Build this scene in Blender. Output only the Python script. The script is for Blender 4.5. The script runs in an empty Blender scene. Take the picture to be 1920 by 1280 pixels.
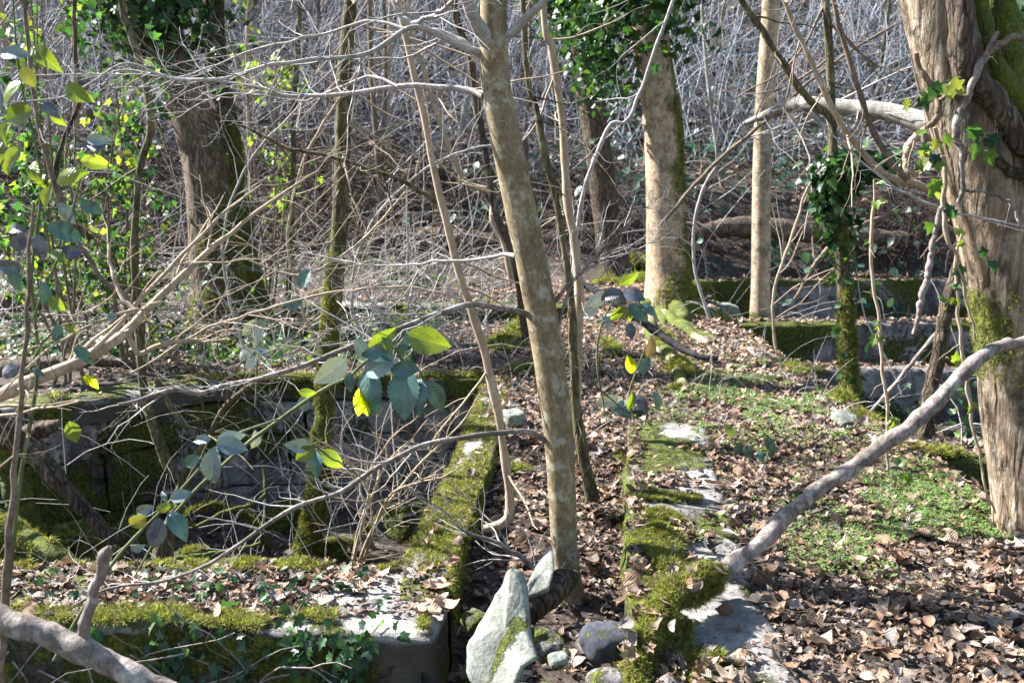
import bpy, math, random
import numpy as np
from math import radians, sin, cos, pi
sc = bpy.context.scene
col = sc.collection
random.seed(5)
rng = np.random.default_rng(11)

# ------------------------------------------------------------------ camera
FPX = 1867.0                                  # focal length in pixels of a 1920 wide picture
PITCH = math.atan(310 / FPX)
SP, CP = sin(PITCH), cos(PITCH)
CH = 1.6
cam = bpy.data.cameras.new("camera"); cam.lens = 36 * FPX / 1920; cam.sensor_width = 36
cam.clip_start = .05; cam.clip_end = 400
camo = bpy.data.objects.new("camera", cam); col.objects.link(camo)
camo.location = (0, 0, CH); camo.rotation_euler = (pi / 2 - PITCH, 0, 0)
cam.dof.use_dof = True; cam.dof.focus_distance = 4.1; cam.dof.aperture_fstop = 5.0
sc.camera = camo

# ------------------------------------------------------------------ light
SUN_EL, SUN_X, SUN_Y = radians(41), -.92, .39   # the sun stands behind the wood on the left
w = bpy.data.worlds.new("World"); sc.world = w; w.use_nodes = True
nt = w.node_tree
sky = nt.nodes.new("ShaderNodeTexSky"); sky.sky_type = 'NISHITA'; sky.sun_disc = False
sky.sun_elevation = SUN_EL; sky.sun_rotation = math.atan2(SUN_X, SUN_Y)
sky.air_density = 1.3; sky.dust_density = .6; sky.ozone_density = 1.5
bg = nt.nodes["Background"]; nt.links.new(sky.outputs[0], bg.inputs[0]); bg.inputs[1].default_value = .06
sl = bpy.data.lights.new("sun", 'SUN'); sl.energy = 5.0; sl.angle = radians(.6); sl.color = (1, .975, .935)
so = bpy.data.objects.new("sun", sl); col.objects.link(so)
from mathutils import Vector
so.rotation_euler = Vector((SUN_X * cos(SUN_EL), SUN_Y * cos(SUN_EL), sin(SUN_EL))).to_track_quat('Z', 'Y').to_euler()
so.location = (-8, 6, 14)
sc.view_settings.view_transform = 'Standard'; sc.view_settings.look = 'None'
sc.view_settings.exposure = 2.5; sc.view_settings.gamma = 1

# ------------------------------------------------------------------ pixel -> place helpers (a photograph point at a true distance)
def P(px, py, Y):
    u = (px - 960) / FPX; v = (640 - py) / FPX
    t = Y / (CP + v * SP)
    return np.array([u * t, Y, CH + t * (-SP + v * CP)])
def G(px, py, z=0.):
    v = (640 - py) / FPX
    return P(px, py, (CH - z) / (SP - v * CP) * (CP + v * SP))

# ------------------------------------------------------------------ noise
def _h(ix, iy, iz):
    n = (ix * 374761393 + iy * 668265263 + iz * 2147483647 + 1013904223) & 0xffffffff
    n = ((n ^ (n >> 13)) * 1274126177) & 0xffffffff
    return ((n ^ (n >> 16)) & 0xffff) / 65535.0
def vn(x, y, z=0.):
    x, y, z = np.broadcast_arrays(np.asarray(x, float), np.asarray(y, float), np.asarray(z, float))
    ix, iy, iz = (np.floor(a).astype(np.int64) for a in (x, y, z))
    fx, fy, fz = x - ix, y - iy, z - iz
    fx, fy, fz = (a * a * (3 - 2 * a) for a in (fx, fy, fz))
    r = 0
    for dx in (0, 1):
        for dy in (0, 1):
            for dz in (0, 1):
                r = r + _h(ix + dx, iy + dy, iz + dz) * (fx if dx else 1 - fx) * (fy if dy else 1 - fy) * (fz if dz else 1 - fz)
    return r * 2 - 1
def fbm(x, y, z=0., o=4):
    s = 0; a = .5
    for i in range(o):
        s = s + a * vn(x * 2 ** i + 7.3 * i, y * 2 ** i - 3.1 * i, z * 2 ** i + 1.7 * i); a *= .5
    return s
def sst(a, b, x):
    t = np.clip((x - a) / (b - a), 0, 1); return t * t * (3 - 2 * t)

# ------------------------------------------------------------------ objects
def tag(o, label=None, cat=None, group=None, kind=None):
    if label: o['label'] = label
    if cat: o['category'] = cat
    if group: o['group'] = group
    if kind: o['kind'] = kind
    return o
def thing(name, label, cat, loc, group=None):
    o = bpy.data.objects.new(name, None); col.objects.link(o)
    o.location = tuple(float(a) for a in loc); o.empty_display_size = .2
    return tag(o, label, cat, group)

class MB:
    def __init__(s): s.V = []; s.C = []; s.L = []; s.F = {3: [], 4: []}; s.n = 0
    def add(s, V, F, c=(1, 1, 1), lc=None):
        """V (n,3); F (m,3|4); c (3,) or (n,3) own colour or mask; lc (n,3) local coordinate"""
        V = np.asarray(V, float).reshape(-1, 3); F = np.asarray(F, int)
        s.F[F.shape[1]].append(F + s.n); s.V.append(V)
        s.C.append(np.broadcast_to(np.asarray(c, float), V.shape))
        s.L.append(np.zeros_like(V) if lc is None else np.asarray(lc, float).reshape(-1, 3)); s.n += len(V)
    def pts(s): return np.concatenate(s.V)
    def build(s, name, mat, parent=None, smooth=True, origin=None):
        V = np.concatenate(s.V); C = np.concatenate(s.C); L = np.concatenate(s.L)
        if parent is not None: org = np.array(parent.location) + (np.array(parent.parent.location) if parent.parent else 0)
        elif origin is not None: org = np.array(origin, float)
        else: org = np.array([V[:, 0].mean(), V[:, 1].mean(), V[:, 2].min()])
        F3 = np.concatenate(s.F[3]) if s.F[3] else np.zeros((0, 3), int)
        F4 = np.concatenate(s.F[4]) if s.F[4] else np.zeros((0, 4), int)
        me = bpy.data.meshes.new(name)
        me.vertices.add(len(V)); me.vertices.foreach_set("co", (V - org).astype(np.float32).ravel())
        nl = F3.size + F4.size; me.loops.add(nl)
        me.loops.foreach_set("vertex_index", np.concatenate([F3.ravel(), F4.ravel()]).astype(np.int32))
        me.polygons.add(len(F3) + len(F4))
        st = np.concatenate([np.arange(len(F3)) * 3, len(F3) * 3 + np.arange(len(F4)) * 4])
        me.polygons.foreach_set("loop_start", st.astype(np.int32))
        me.polygons.foreach_set("use_smooth", np.full(len(st), smooth))
        a = me.attributes.new("Col", 'FLOAT_COLOR', 'POINT')
        a.data.foreach_set("color", np.concatenate([C, np.ones((len(C), 1))], 1).astype(np.float32).ravel())
        a = me.attributes.new("lc", 'FLOAT_VECTOR', 'POINT'); a.data.foreach_set("vector", L.astype(np.float32).ravel())
        me.update(calc_edges=True); me.validate()
        me.materials.append(mat)
        o = bpy.data.objects.new(name, me); col.objects.link(o)
        if parent is not None: o.parent = parent
        else: o.location = tuple(org)
        return o

def tubes(mb, Pt, R, S=3, c=(0, 0, 0), bump=0., bs=20., cap=True):
    """Pt (N,K,3), R (N,K) -> N tubes"""
    Pt = np.asarray(Pt, float); R = np.asarray(R, float)
    if Pt.ndim == 2: Pt = Pt[None]; R = R[None]
    N, K, _ = Pt.shape
    T = np.gradient(Pt, axis=1); T /= np.linalg.norm(T, axis=2, keepdims=True) + 1e-9
    m = Pt[:, -1] - Pt[:, 0]; m /= np.linalg.norm(m, axis=1, keepdims=True) + 1e-9
    ref = np.where(np.abs(m[:, 2:3]) > .75, np.array([[0., 1, 0]]), np.array([[0, 0, 1.]]))
    A = np.cross(T, ref[:, None, :]); A /= np.linalg.norm(A, axis=2, keepdims=True) + 1e-9
    B = np.cross(T, A)
    th = np.arange(S) * 2 * pi / S
    D = A[:, :, None] * np.cos(th)[None, None, :, None] + B[:, :, None] * np.sin(th)[None, None, :, None]
    r = R[:, :, None, None]
    V = Pt[:, :, None] + D * r
    if bump:
        n = fbm(V[..., 0] * bs, V[..., 1] * bs, V[..., 2] * bs * .5, 3)
        V = V + D * (n * bump)[..., None] * r
    idx = (np.arange(N)[:, None, None] * K * S + np.arange(K - 1)[None, :, None] * S)
    j = np.arange(S)[None, None]; j2 = (j + 1) % S
    F = np.stack([idx + j, idx + j2, idx + j2 + S, idx + j + S], -1).reshape(-1, 4)
    VV = V.reshape(-1, 3)
    if callable(c): C = c(VV, D.reshape(-1, 3))
    else:
        C = np.asarray(c, float)
        if C.ndim == 2 and len(C) == N: C = np.repeat(C, K * S, 0)
    mb.add(VV, F, C, D.reshape(-1, 3))
    if cap and S > 3:
        for e in (0, K - 1):
            ring = V[:, e].reshape(N * S, 3)
            cen = Pt[:, e]
            vv = np.concatenate([ring, cen]); a = np.arange(N)[:, None] * S + np.arange(S)[None]
            b = np.arange(N)[:, None] * S + (np.arange(S)[None] + 1) % S
            q = np.broadcast_to(N * S + np.arange(N)[:, None], a.shape)
            f = np.stack([a, b, q] if e else [b, a, q], -1).reshape(-1, 3)
            cc = C[:1] if C.ndim == 2 and len(C) != N * K * S else C
            cc = C.reshape(N, K, S, 3)[:, e].reshape(-1, 3) if C.ndim == 2 and len(C) == N * K * S else np.broadcast_to(C if C.ndim == 1 else C[:1], (N * S, 3))
            mb.add(vv, f, np.concatenate([cc, cc[:N]]))

def smooth_path(pts, K):
    """Catmull-Rom through rows of any width, resampled to K rows"""
    p = np.asarray(pts, float)
    if len(p) == 2: p = np.array([p[0], (p[0] + p[1]) / 2, p[1]])
    q = np.concatenate([[2 * p[0] - p[1]], p, [2 * p[-1] - p[-2]]])
    seg = np.linalg.norm(np.diff(p[:, :3], axis=0), axis=1); s = np.concatenate([[0], np.cumsum(seg)])
    t = np.linspace(0, s[-1], K); i = np.clip(np.searchsorted(s, t, 'right') - 1, 0, len(p) - 2)
    u = ((t - s[i]) / (seg[i] + 1e-9))[:, None]
    a, b, c, d = q[i], q[i + 1], q[i + 2], q[i + 3]
    return .5 * (2 * b + (c - a) * u + (2 * a - 5 * b + 4 * c - d) * u ** 2 + (3 * b - a - 3 * c + d) * u ** 3)

def pxpath(pts, Y0, Y1=None, K=40, wig=0.):
    """photo points (px, py, width px) at distances Y0..Y1 -> centre line, radii"""
    if Y1 is None: Y1 = Y0
    n = len(pts); out = []
    for i, (x, y, wd) in enumerate(pts):
        Y = Y0 + (Y1 - Y0) * i / (n - 1)
        p = P(x, y, Y); t = Y / (CP + (640 - y) / FPX * SP)
        out.append([*p, wd * t / FPX / 2])
    q = smooth_path(out, K)
    if wig:
        s = np.arange(K)
        q[:, :3] += wig * np.stack([vn(s * .31, 5.1 + Y0), vn(s * .31, 9.7 + Y0), vn(s * .31, 2.2 + Y0)], 1)
    return q[:, :3], np.maximum(q[:, 3], .0006)

def sprout(Pt, R, n, L, ang=(.5, 1.1), level=1, out=None, K=8, flat=.5, t0=.15, wob=.35, rr=.5, up=.15, nsub=4):
    """side twigs off a centre line"""
    if out is None: out = []
    for i in range(n):
        t = t0 + (1 - t0) * (i + random.random()) / n
        k = min(int(t * (len(Pt) - 1)), len(Pt) - 2)
        p = Pt[k] + (Pt[k + 1] - Pt[k]) * random.random()
        T = Pt[k + 1] - Pt[k]; T = T / (np.linalg.norm(T) + 1e-9)
        v = rng.normal(size=3); v[2] *= flat; v -= T * v.dot(T); v /= np.linalg.norm(v) + 1e-9
        a = random.uniform(*ang); d = T * cos(a) + v * sin(a)
        l = random.uniform(*L) * (1.15 - .6 * t); r = max(min(R[k] * rr, l * .012 + .0008), .0009)
        q = [p]; step = l / (K - 1)
        for _ in range(K - 1):
            d = d + rng.normal(size=3) * wob * .5; d[2] += up * .3; d /= np.linalg.norm(d)
            q.append(q[-1] + d * step)
        q = np.array(q); r_ = np.linspace(r, r * .35, K)
        out.append((q, r_))
        if level > 0:
            sprout(q, r_, nsub, (L[0] * .35, L[1] * .45), ang, level - 1, out, K, flat, .2, wob, rr, up, nsub)
    return out
def add_twigs(mb, out, S=4, c=(0, 0, 0)):
    if out: tubes(mb, np.stack([a for a, _ in out]), np.stack([b for _, b in out]), S, c, cap=False)

def rotm(ax, ay, az):
    ca, sa, cb, sb, cc, s_ = np.cos(ax), np.sin(ax), np.cos(ay), np.sin(ay), np.cos(az), np.sin(az)
    z = np.zeros_like(ca); o = np.ones_like(ca)
    X = np.stack([o, z, z, z, ca, -sa, z, sa, ca], -1).reshape(-1, 3, 3)
    Yy = np.stack([cb, z, sb, z, o, z, -sb, z, cb], -1).reshape(-1, 3, 3)
    Z = np.stack([cc, -s_, z, s_, cc, z, z, z, o], -1).reshape(-1, 3, 3)
    return Z @ Yy @ X
def frame(d, nrm):
    """rotation taking y to d and z near nrm"""
    d = d / (np.linalg.norm(d, axis=1, keepdims=True) + 1e-9)
    x = np.cross(d, nrm); x /= np.linalg.norm(x, axis=1, keepdims=True) + 1e-9
    return np.stack([x, d, np.cross(x, d)], -1)
def inst(mb, tpl, pos, rot, sc_, c):
    V, F = tpl; N = len(pos); sc_ = np.broadcast_to(np.asarray(sc_, float), (N,))
    W = np.einsum('nij,tj->nti', rot, V) * sc_[:, None, None] + np.asarray(pos)[:, None]
    idx = np.arange(N)[:, None, None] * len(V) + F[None]
    c = np.broadcast_to(np.asarray(c, float), (N, 3))
    mb.add(W.reshape(-1, 3), idx.reshape(-1, F.shape[1]), np.repeat(c, len(V), 0), np.tile(V, (N, 1)))

# ------------------------------------------------------------------ leaf templates
def fan(rim, mid=.55, bend=0., fold=0., crk=0., seed=0):
    """leaf from a rim outline (m,2): centre, inner ring, outer ring; stem end at y=0"""
    r = np.asarray(rim, float); m = len(r); cen = r.mean(0)
    inner = cen + (r - cen) * mid
    xy = np.concatenate([[cen], inner, r]); rg = np.random.default_rng(seed)
    z = fold * np.abs(xy[:, 0]) + bend * (xy[:, 1] - .4) ** 2
    if crk:
        z = z + crk * vn(xy[:, 0] * 3.1 + seed, xy[:, 1] * 3.1, seed * 1.3)
    V = np.column_stack([xy, z])
    F = []
    for i in range(m):
        j = (i + 1) % m
        F.append([0, 1 + i, 1 + j]); F.append([1 + i, 1 + m + i, 1 + m + j]); F.append([1 + i, 1 + m + j, 1 + j])
    return V, np.array(F)
def ovate(n=9, wd=.32, ser=0., tip=1.25):
    t = np.linspace(0, 1, n)[1:-1]
    x = wd * np.sin(pi * t ** .8) ** .9
    if ser: x = x * (1 + ser * (np.arange(len(x)) % 2 * 2 - 1))
    right = np.column_stack([x, t]); left = np.column_stack([-x, t])[::-1]
    return np.concatenate([[[0, 0]], right, [[0, 1.0]], left])
def palmate(seed, lobes=5):
    rg = np.random.default_rng(seed); pts = []
    for i in range(lobes):
        a = pi * (-.12 + 1.24 * i / (lobes - 1))
        L = .5 + .18 * sin(pi * i / (lobes - 1)) + rg.uniform(-.06, .06)
        pts.append([cos(a - .13) * L * .82, sin(a - .13) * L * .82]); pts.append([cos(a) * L, sin(a) * L]); pts.append([cos(a + .13) * L * .82, sin(a + .13) * L * .82])
        if i < lobes - 1:
            b = a + pi * .155; pts.append([cos(b) * L * .52, sin(b) * L * .52])
    pts.append([0, -.08]); p = np.array(pts); p[:, 1] += .3
    return p
def curl(tpl, k, ax=0., k2=0., tw=0.):
    """roll a leaf about an axis so it curls up like a dried one"""
    V, F = tpl; V = V.copy(); c, s_ = cos(ax), sin(ax); V[:, 1] -= .5
    u = V[:, 0] * c + V[:, 1] * s_; v = -V[:, 0] * s_ + V[:, 1] * c; z = V[:, 2]
    if k: R_ = 1 / k; u2 = np.sin(u * k) * (R_ - z); z = R_ - np.cos(u * k) * (R_ - z); u = u2
    z = z + k2 * v * v + tw * u * v
    V = np.column_stack([u * c - v * s_, u * s_ + v * c, z]); V[:, 2] -= V[:, 2].min() * .6
    return V, F
DEAD = []
for i in range(16):
    rim = palmate(i, 5) if i % 2 else ovate(9, .3 + .1 * random.random())
    DEAD.append(curl(fan(rim, .55, 0, random.uniform(-.2, .35), .16, i), random.uniform(1.0, 4.4), random.uniform(0, pi), random.uniform(-.5, 1.1), random.uniform(-.9, .9)))
DEADFAR = []
for i in range(5):
    r = np.array([[-.35, 0], [0, .5], [.35, .05], [0, -.5]])
    z = rng.uniform(0, .4, 4); DEADFAR.append((np.column_stack([r, z]), np.array([[0, 1, 2], [0, 2, 3]]) if i % 2 else np.array([[0, 1, 3], [1, 2, 3]])))
IVY_RIM = np.array([[0, 0], [.16, -.1], [.42, .02], [.34, .22], [.5, .5], [.22, .52], [.16, .72], [0, 1.0], [-.16, .72], [-.22, .52], [-.5, .5], [-.34, .22], [-.42, .02], [-.16, -.1]])
IVY = [fan(IVY_RIM, .5, -.25, .18, .06, 3), fan(IVY_RIM * [1.1, .95], .5, -.35, .1, .06, 8), fan(IVY_RIM * [.9, 1.05], .5, -.1, .25, .06, 12)]
r_ = np.array([[0, 0], [.3, .2], [.34, .5], [0, 1], [-.34, .5], [-.3, .2]])
IVYFAR = [(np.column_stack([r_, [0, .05, .0, -.12, .02, .05]]), np.array([[0, 1, 2], [0, 2, 3], [0, 3, 4], [0, 4, 5]]))]
def ovl(wd, n, bend, fold, ser=.05, seed=0):
    return fan(ovate(n, wd, ser), .5, bend, fold, .03, seed)
BRAM = [ovl(.27, 23, -.55, .30, .06, 1), ovl(.24, 23, -.9, .42, .07, 2), ovl(.31, 23, -.4, .22, .06, 3), ovl(.25, 23, -.7, -.25, .07, 4)]
# moss tuft: short bent blades
def tuft(n, seed, spread=.5, h=1.):
    rg = np.random.default_rng(seed); V = []; F = []
    for i in range(n):
        a = rg.uniform(0, 2 * pi); r0 = rg.uniform(0, .3); o = np.array([cos(a) * r0, sin(a) * r0, 0])
        d = np.array([cos(a) * spread * rg.uniform(.3, 1.3), sin(a) * spread * rg.uniform(.3, 1.3), rg.uniform(.6, 1) * h])
        s_ = np.array([-sin(a + .6), cos(a + .6), 0]) * .055
        b = len(V); V += [o - s_, o + s_, o + d * .6 + s_ * .9 + [0, 0, .1], o + d * .6 - s_ * .9 + [0, 0, .1], o + d * np.array([1.2, 1.2, .95])]
        F += [[b, b + 1, b + 2], [b, b + 2, b + 3], [b + 3, b + 2, b + 4]]
    return np.array(V), np.array(F)
MOSS = [tuft(9, s, .6 + .25 * (s % 3), .62) for s in range(5)]
def herb(seed):
    """tiny rosette of rounded leaflets"""
    rg = np.random.default_rng(seed); V = []; F = []
    for i in range(9):
        a = rg.uniform(0, 2 * pi); r0 = rg.uniform(.15, .9); z0 = rg.uniform(.2, .9); c0 = np.array([cos(a) * r0, sin(a) * r0, z0]); s_ = rg.uniform(.14, .26)
        t = rg.uniform(-.4, .4, 2); b = len(V)
        for q in range(6):
            th = q * pi / 3; x, y = cos(th) * s_, sin(th) * s_ * .8
            V.append(c0 + [x * cos(a) - y * sin(a), x * sin(a) + y * cos(a), x * t[0] + y * t[1]])
        F += [[b, b + 1, b + 2], [b, b + 2, b + 3], [b, b + 3, b + 4], [b, b + 4, b + 5]]
    return np.array(V), np.array(F)
HERB = [herb(s) for s in range(4)]

# ------------------------------------------------------------------ materials
class N_:
    def __init__(s, name):
        s.m = bpy.data.materials.new(name); s.m.use_nodes = True; s.t = s.m.node_tree
        s.p = s.t.nodes["Principled BSDF"]; s.o = s.t.nodes["Material Output"]
    def new(s, t, **k):
        n = s.t.nodes.new(t)
        for a, b in k.items(): setattr(n, a, b)
        return n
    def ln(s, a, b): s.t.links.new(a, b)
    def noise(s, vec, scale, det=5, rough=.6, dist=0.):
        n = s.new("ShaderNodeTexNoise"); n.inputs['Scale'].default_value = scale; n.inputs['Detail'].default_value = det
        n.inputs['Roughness'].default_value = rough; n.inputs['Distortion'].default_value = dist
        s.ln(vec, n.inputs['Vector']); return n.outputs['Fac']
    def ramp(s, fac, stops):
        r = s.new("ShaderNodeValToRGB"); e = r.color_ramp.elements
        while len(e) < len(stops): e.new(.5)
        for i, (p, c) in enumerate(stops):
            e[i].position = p; e[i].color = (*c, 1) if not isinstance(c, (int, float)) else (c, c, c, 1)
        s.ln(fac, r.inputs[0]); return r.outputs[0]
    def mix(s, f, a, b, mode='MIX'):
        n = s.new("ShaderNodeMix"); n.data_type = 'RGBA'; n.blend_type = mode
        for v, i in ((f, 0), (a, 6), (b, 7)):
            if hasattr(v, 'links'): s.ln(v, n.inputs[i])
            else: n.inputs[i].default_value = v if i == 0 else (*v, 1)
        return n.outputs[2]
    def math(s, op, a, b=None, clamp=False):
        n = s.new("ShaderNodeMath"); n.operation = op; n.use_clamp = clamp
        for v, i in ((a, 0), (b, 1)):
            if v is None: continue
            if hasattr(v, 'links'): s.ln(v, n.inputs[i])
            else: n.inputs[i].default_value = v
        return n.outputs[0]
    def coord(s, scale=(1, 1, 1)):
        g = s.new("ShaderNodeTexCoord"); m = s.new("ShaderNodeMapping"); m.inputs['Scale'].default_value = scale
        s.ln(g.outputs['Object'], m.inputs[0]); return m.outputs[0]
    def attr(s, name): return s.new("ShaderNodeAttribute", attribute_name=name)
    def bump(s, h, dist, st=1.):
        b = s.new("ShaderNodeBump"); b.inputs['Distance'].default_value = dist; b.inputs['Strength'].default_value = st
        s.ln(h, b.inputs['Height']); s.ln(b.outputs[0], s.p.inputs['Normal'])
    def fin(s, colr, rough=.85, spec=.3):
        s.ln(colr, s.p.inputs['Base Color']) if hasattr(colr, 'links') else setattr(s.p.inputs['Base Color'], 'default_value', (*colr, 1))
        s.p.inputs['Roughness'].default_value = rough; s.p.inputs['Specular IOR Level'].default_value = spec
        return s.m

def sep(n, c):
    s_ = n.new("ShaderNodeSeparateColor"); n.ln(c, s_.inputs[0]); return s_.outputs
def bark(name, dark, mid, light, vs=(14, 14, 3), moss=True, mossc=((.035, .05, .008), (.14, .17, .02)), bd=.006, band=0., lich=.0, crack=0., blotch=0.):
    """bark; red channel of Col is where moss grows, green lightens"""
    n = N_(name); v = n.coord(vs); f = n.noise(v, 1, 7, .65, .6)
    c = n.ramp(f, [(.28, dark), (.5, mid), (.72, light)])
    v2 = n.coord((1, 1, 1)); big = n.noise(v2, 2.3, 4)
    c = n.mix(n.math('MULTIPLY', n.ramp(big, [(.4, 0.), (.65, 1.)]), .45), c, tuple(a * .5 for a in mid))
    h = f
    fine = n.noise(n.coord(tuple(a * 4 for a in vs)), 1, 6, .75); c = n.mix(n.math('MULTIPLY', n.ramp(fine, [(.42, 0.), (.62, 1.)]), .45), c, tuple(a * .45 for a in dark)); h = n.math('ADD', h, n.math('MULTIPLY', fine, .35))
    if crack:
        vo = n.new("ShaderNodeTexVoronoi"); vo.feature = 'DISTANCE_TO_EDGE'; vo.inputs['Scale'].default_value = 1.
        nn = n.new("ShaderNodeTexNoise"); nn.inputs['Scale'].default_value = .7; nn.inputs['Detail'].default_value = 5; vc = n.coord(tuple(a * crack for a in vs)); n.ln(vc, nn.inputs['Vector'])
        wv = n.new("ShaderNodeVectorMath"); wv.operation = 'MULTIPLY_ADD'; n.ln(nn.outputs['Color'], wv.inputs[0]); wv.inputs[1].default_value = (2.2, 2.2, 2.2); n.ln(vc, wv.inputs[2]); n.ln(wv.outputs[0], vo.inputs['Vector'])
        cr = n.ramp(vo.outputs['Distance'], [(.0, 1.), (.16, 0.)]); cr = n.math('MULTIPLY', cr, n.ramp(n.noise(v2, 5, 4), [(.36, .25), (.58, 1.)]))
        c = n.mix(n.math('MULTIPLY', cr, .8), c, tuple(a * .25 for a in dark)); h = n.math('SUBTRACT', h, n.math('MULTIPLY', cr, .9))
    if blotch: c = n.mix(n.math('MULTIPLY', n.ramp(n.noise(n.coord((5, 5, 3)), 1, 7, .75, .5), [(.5, 0.), (.58, 1.)]), blotch), c, (.07, .062, .045))
    if band:
        vb = n.coord((9, 9, 55)); fb = n.noise(vb, 1, 6, .7, .8)
        c = n.mix(n.math('MULTIPLY', n.ramp(fb, [(.55, 0.), (.66, 1.)]), band), c, tuple(a * .4 for a in dark))
        h = n.math('ADD', f, n.math('MULTIPLY', fb, .6))
    if lich:
        fl = n.noise(v2, 16, 5, .7); c = n.mix(n.math('MULTIPLY', n.ramp(fl, [(.52, 0.), (.62, 1.)]), lich), c, (.42, .44, .38))
    if moss:
        a = sep(n, n.attr("Col").outputs['Color'])[0]
        fm = n.noise(v2, 30, 6, .75); mk = n.math('ADD', a, n.math('MULTIPLY', n.math('SUBTRACT', fm, .5), 1.3))
        mk = n.ramp(mk, [(.42, 0.), (.6, 1.)])
        mc = n.ramp(n.math('MULTIPLY', n.math('ADD', n.noise(v2, 70, 5, .8), n.noise(v2, 9, 3)), .5), [(.36, mossc[0]), (.5, tuple(a * .45 for a in mossc[1])), (.64, mossc[1])])
        c = n.mix(mk, c, mc); h = n.math('ADD', h, n.math('MULTIPLY', n.math('MULTIPLY', n.noise(v2, 90, 3), mk), 1.5))
    n.bump(h, bd, .9); return n.fin(c, .85, .25)
def leafm(name, trans=.4, rough=.45, veins=0., spec=.5, spot=0.):
    """leaf coloured by its own Col attribute"""
    n = N_(name); a = n.attr("Col").outputs['Color']; v = n.coord()
    c = n.mix(n.math('MULTIPLY', n.noise(v, 40, 4, .7), .8), a, n.mix(1., a, (.35, .33, .3), 'MULTIPLY'))
    if veins:
        x = n.new("ShaderNodeSeparateXYZ"); n.ln(n.attr("lc").outputs['Vector'], x.inputs[0])
        ax = n.math('ABSOLUTE', x.outputs[0]); k = n.math('SUBTRACT', n.math('MULTIPLY', x.outputs[1], 9.), n.math('MULTIPLY', ax, 8.))
        fr = n.math('ABSOLUTE', n.math('SUBTRACT', n.math('FRACT', k), .5))
        vein = n.math('MAXIMUM', n.ramp(fr, [(.0, 1.), (.09, 0.)]), n.ramp(ax, [(.006, 1.), (.022, 0.)]))
        c = n.mix(n.math('MULTIPLY', vein, veins), c, n.mix(1., a, (1.9, 1.8, 1.8), 'MULTIPLY'))
        n.bump(n.math('MULTIPLY', vein, -1.), .0012, .7)
        if spot:
            sp = n.ramp(n.noise(v, 38, 3, .5), [(.62, 0.), (.68, 1.)]); c = n.mix(n.math('MULTIPLY', sp, spot), c, (.10, .035, .05))
    n.fin(c, rough, spec)
    if trans:
        t = n.new("ShaderNodeBsdfTranslucent"); n.ln(n.mix(1., c, (1.7, 1.75, .8), 'MULTIPLY'), t.inputs[0])
        m = n.new("ShaderNodeMixShader"); m.inputs[0].default_value = trans
        if veins:
            q = sep(n, a); n.ln(n.math('ADD', n.math('MULTIPLY', n.math('SUBTRACT', q[0], q[2], True), 2.6, True), .06), m.inputs[0])
        n.ln(n.p.outputs[0], m.inputs[1]); n.ln(t.outputs[0], m.inputs[2]); n.ln(m.outputs[0], n.o.inputs[0])
    return n.m
def deadm():
    n = N_("dead_leaf"); a = n.attr("Col").outputs['Color']; v = n.coord()
    c = n.mix(n.ramp(n.noise(v, 55, 5, .7), [(.35, 0.), (.75, .75)]), a, n.mix(1., a, (.4, .36, .36), 'MULTIPLY'))
    x = n.new("ShaderNodeSeparateXYZ"); n.ln(n.attr("lc").outputs['Vector'], x.inputs[0])
    ax = n.math('ABSOLUTE', x.outputs[0]); k = n.math('SUBTRACT', n.math('MULTIPLY', x.outputs[1], 8.), n.math('MULTIPLY', ax, 7.))
    fr = n.math('ABSOLUTE', n.math('SUBTRACT', n.math('FRACT', k), .5)); n.bump(n.math('MULTIPLY', fr, 1.), .004, .6)
    n.fin(c, .6, .35); t = n.new("ShaderNodeBsdfTranslucent"); n.ln(c, t.inputs[0])
    m = n.new("ShaderNodeMixShader"); m.inputs[0].default_value = .18
    n.ln(n.p.outputs[0], m.inputs[1]); n.ln(t.outputs[0], m.inputs[2]); n.ln(m.outputs[0], n.o.inputs[0]); return n.m
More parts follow.
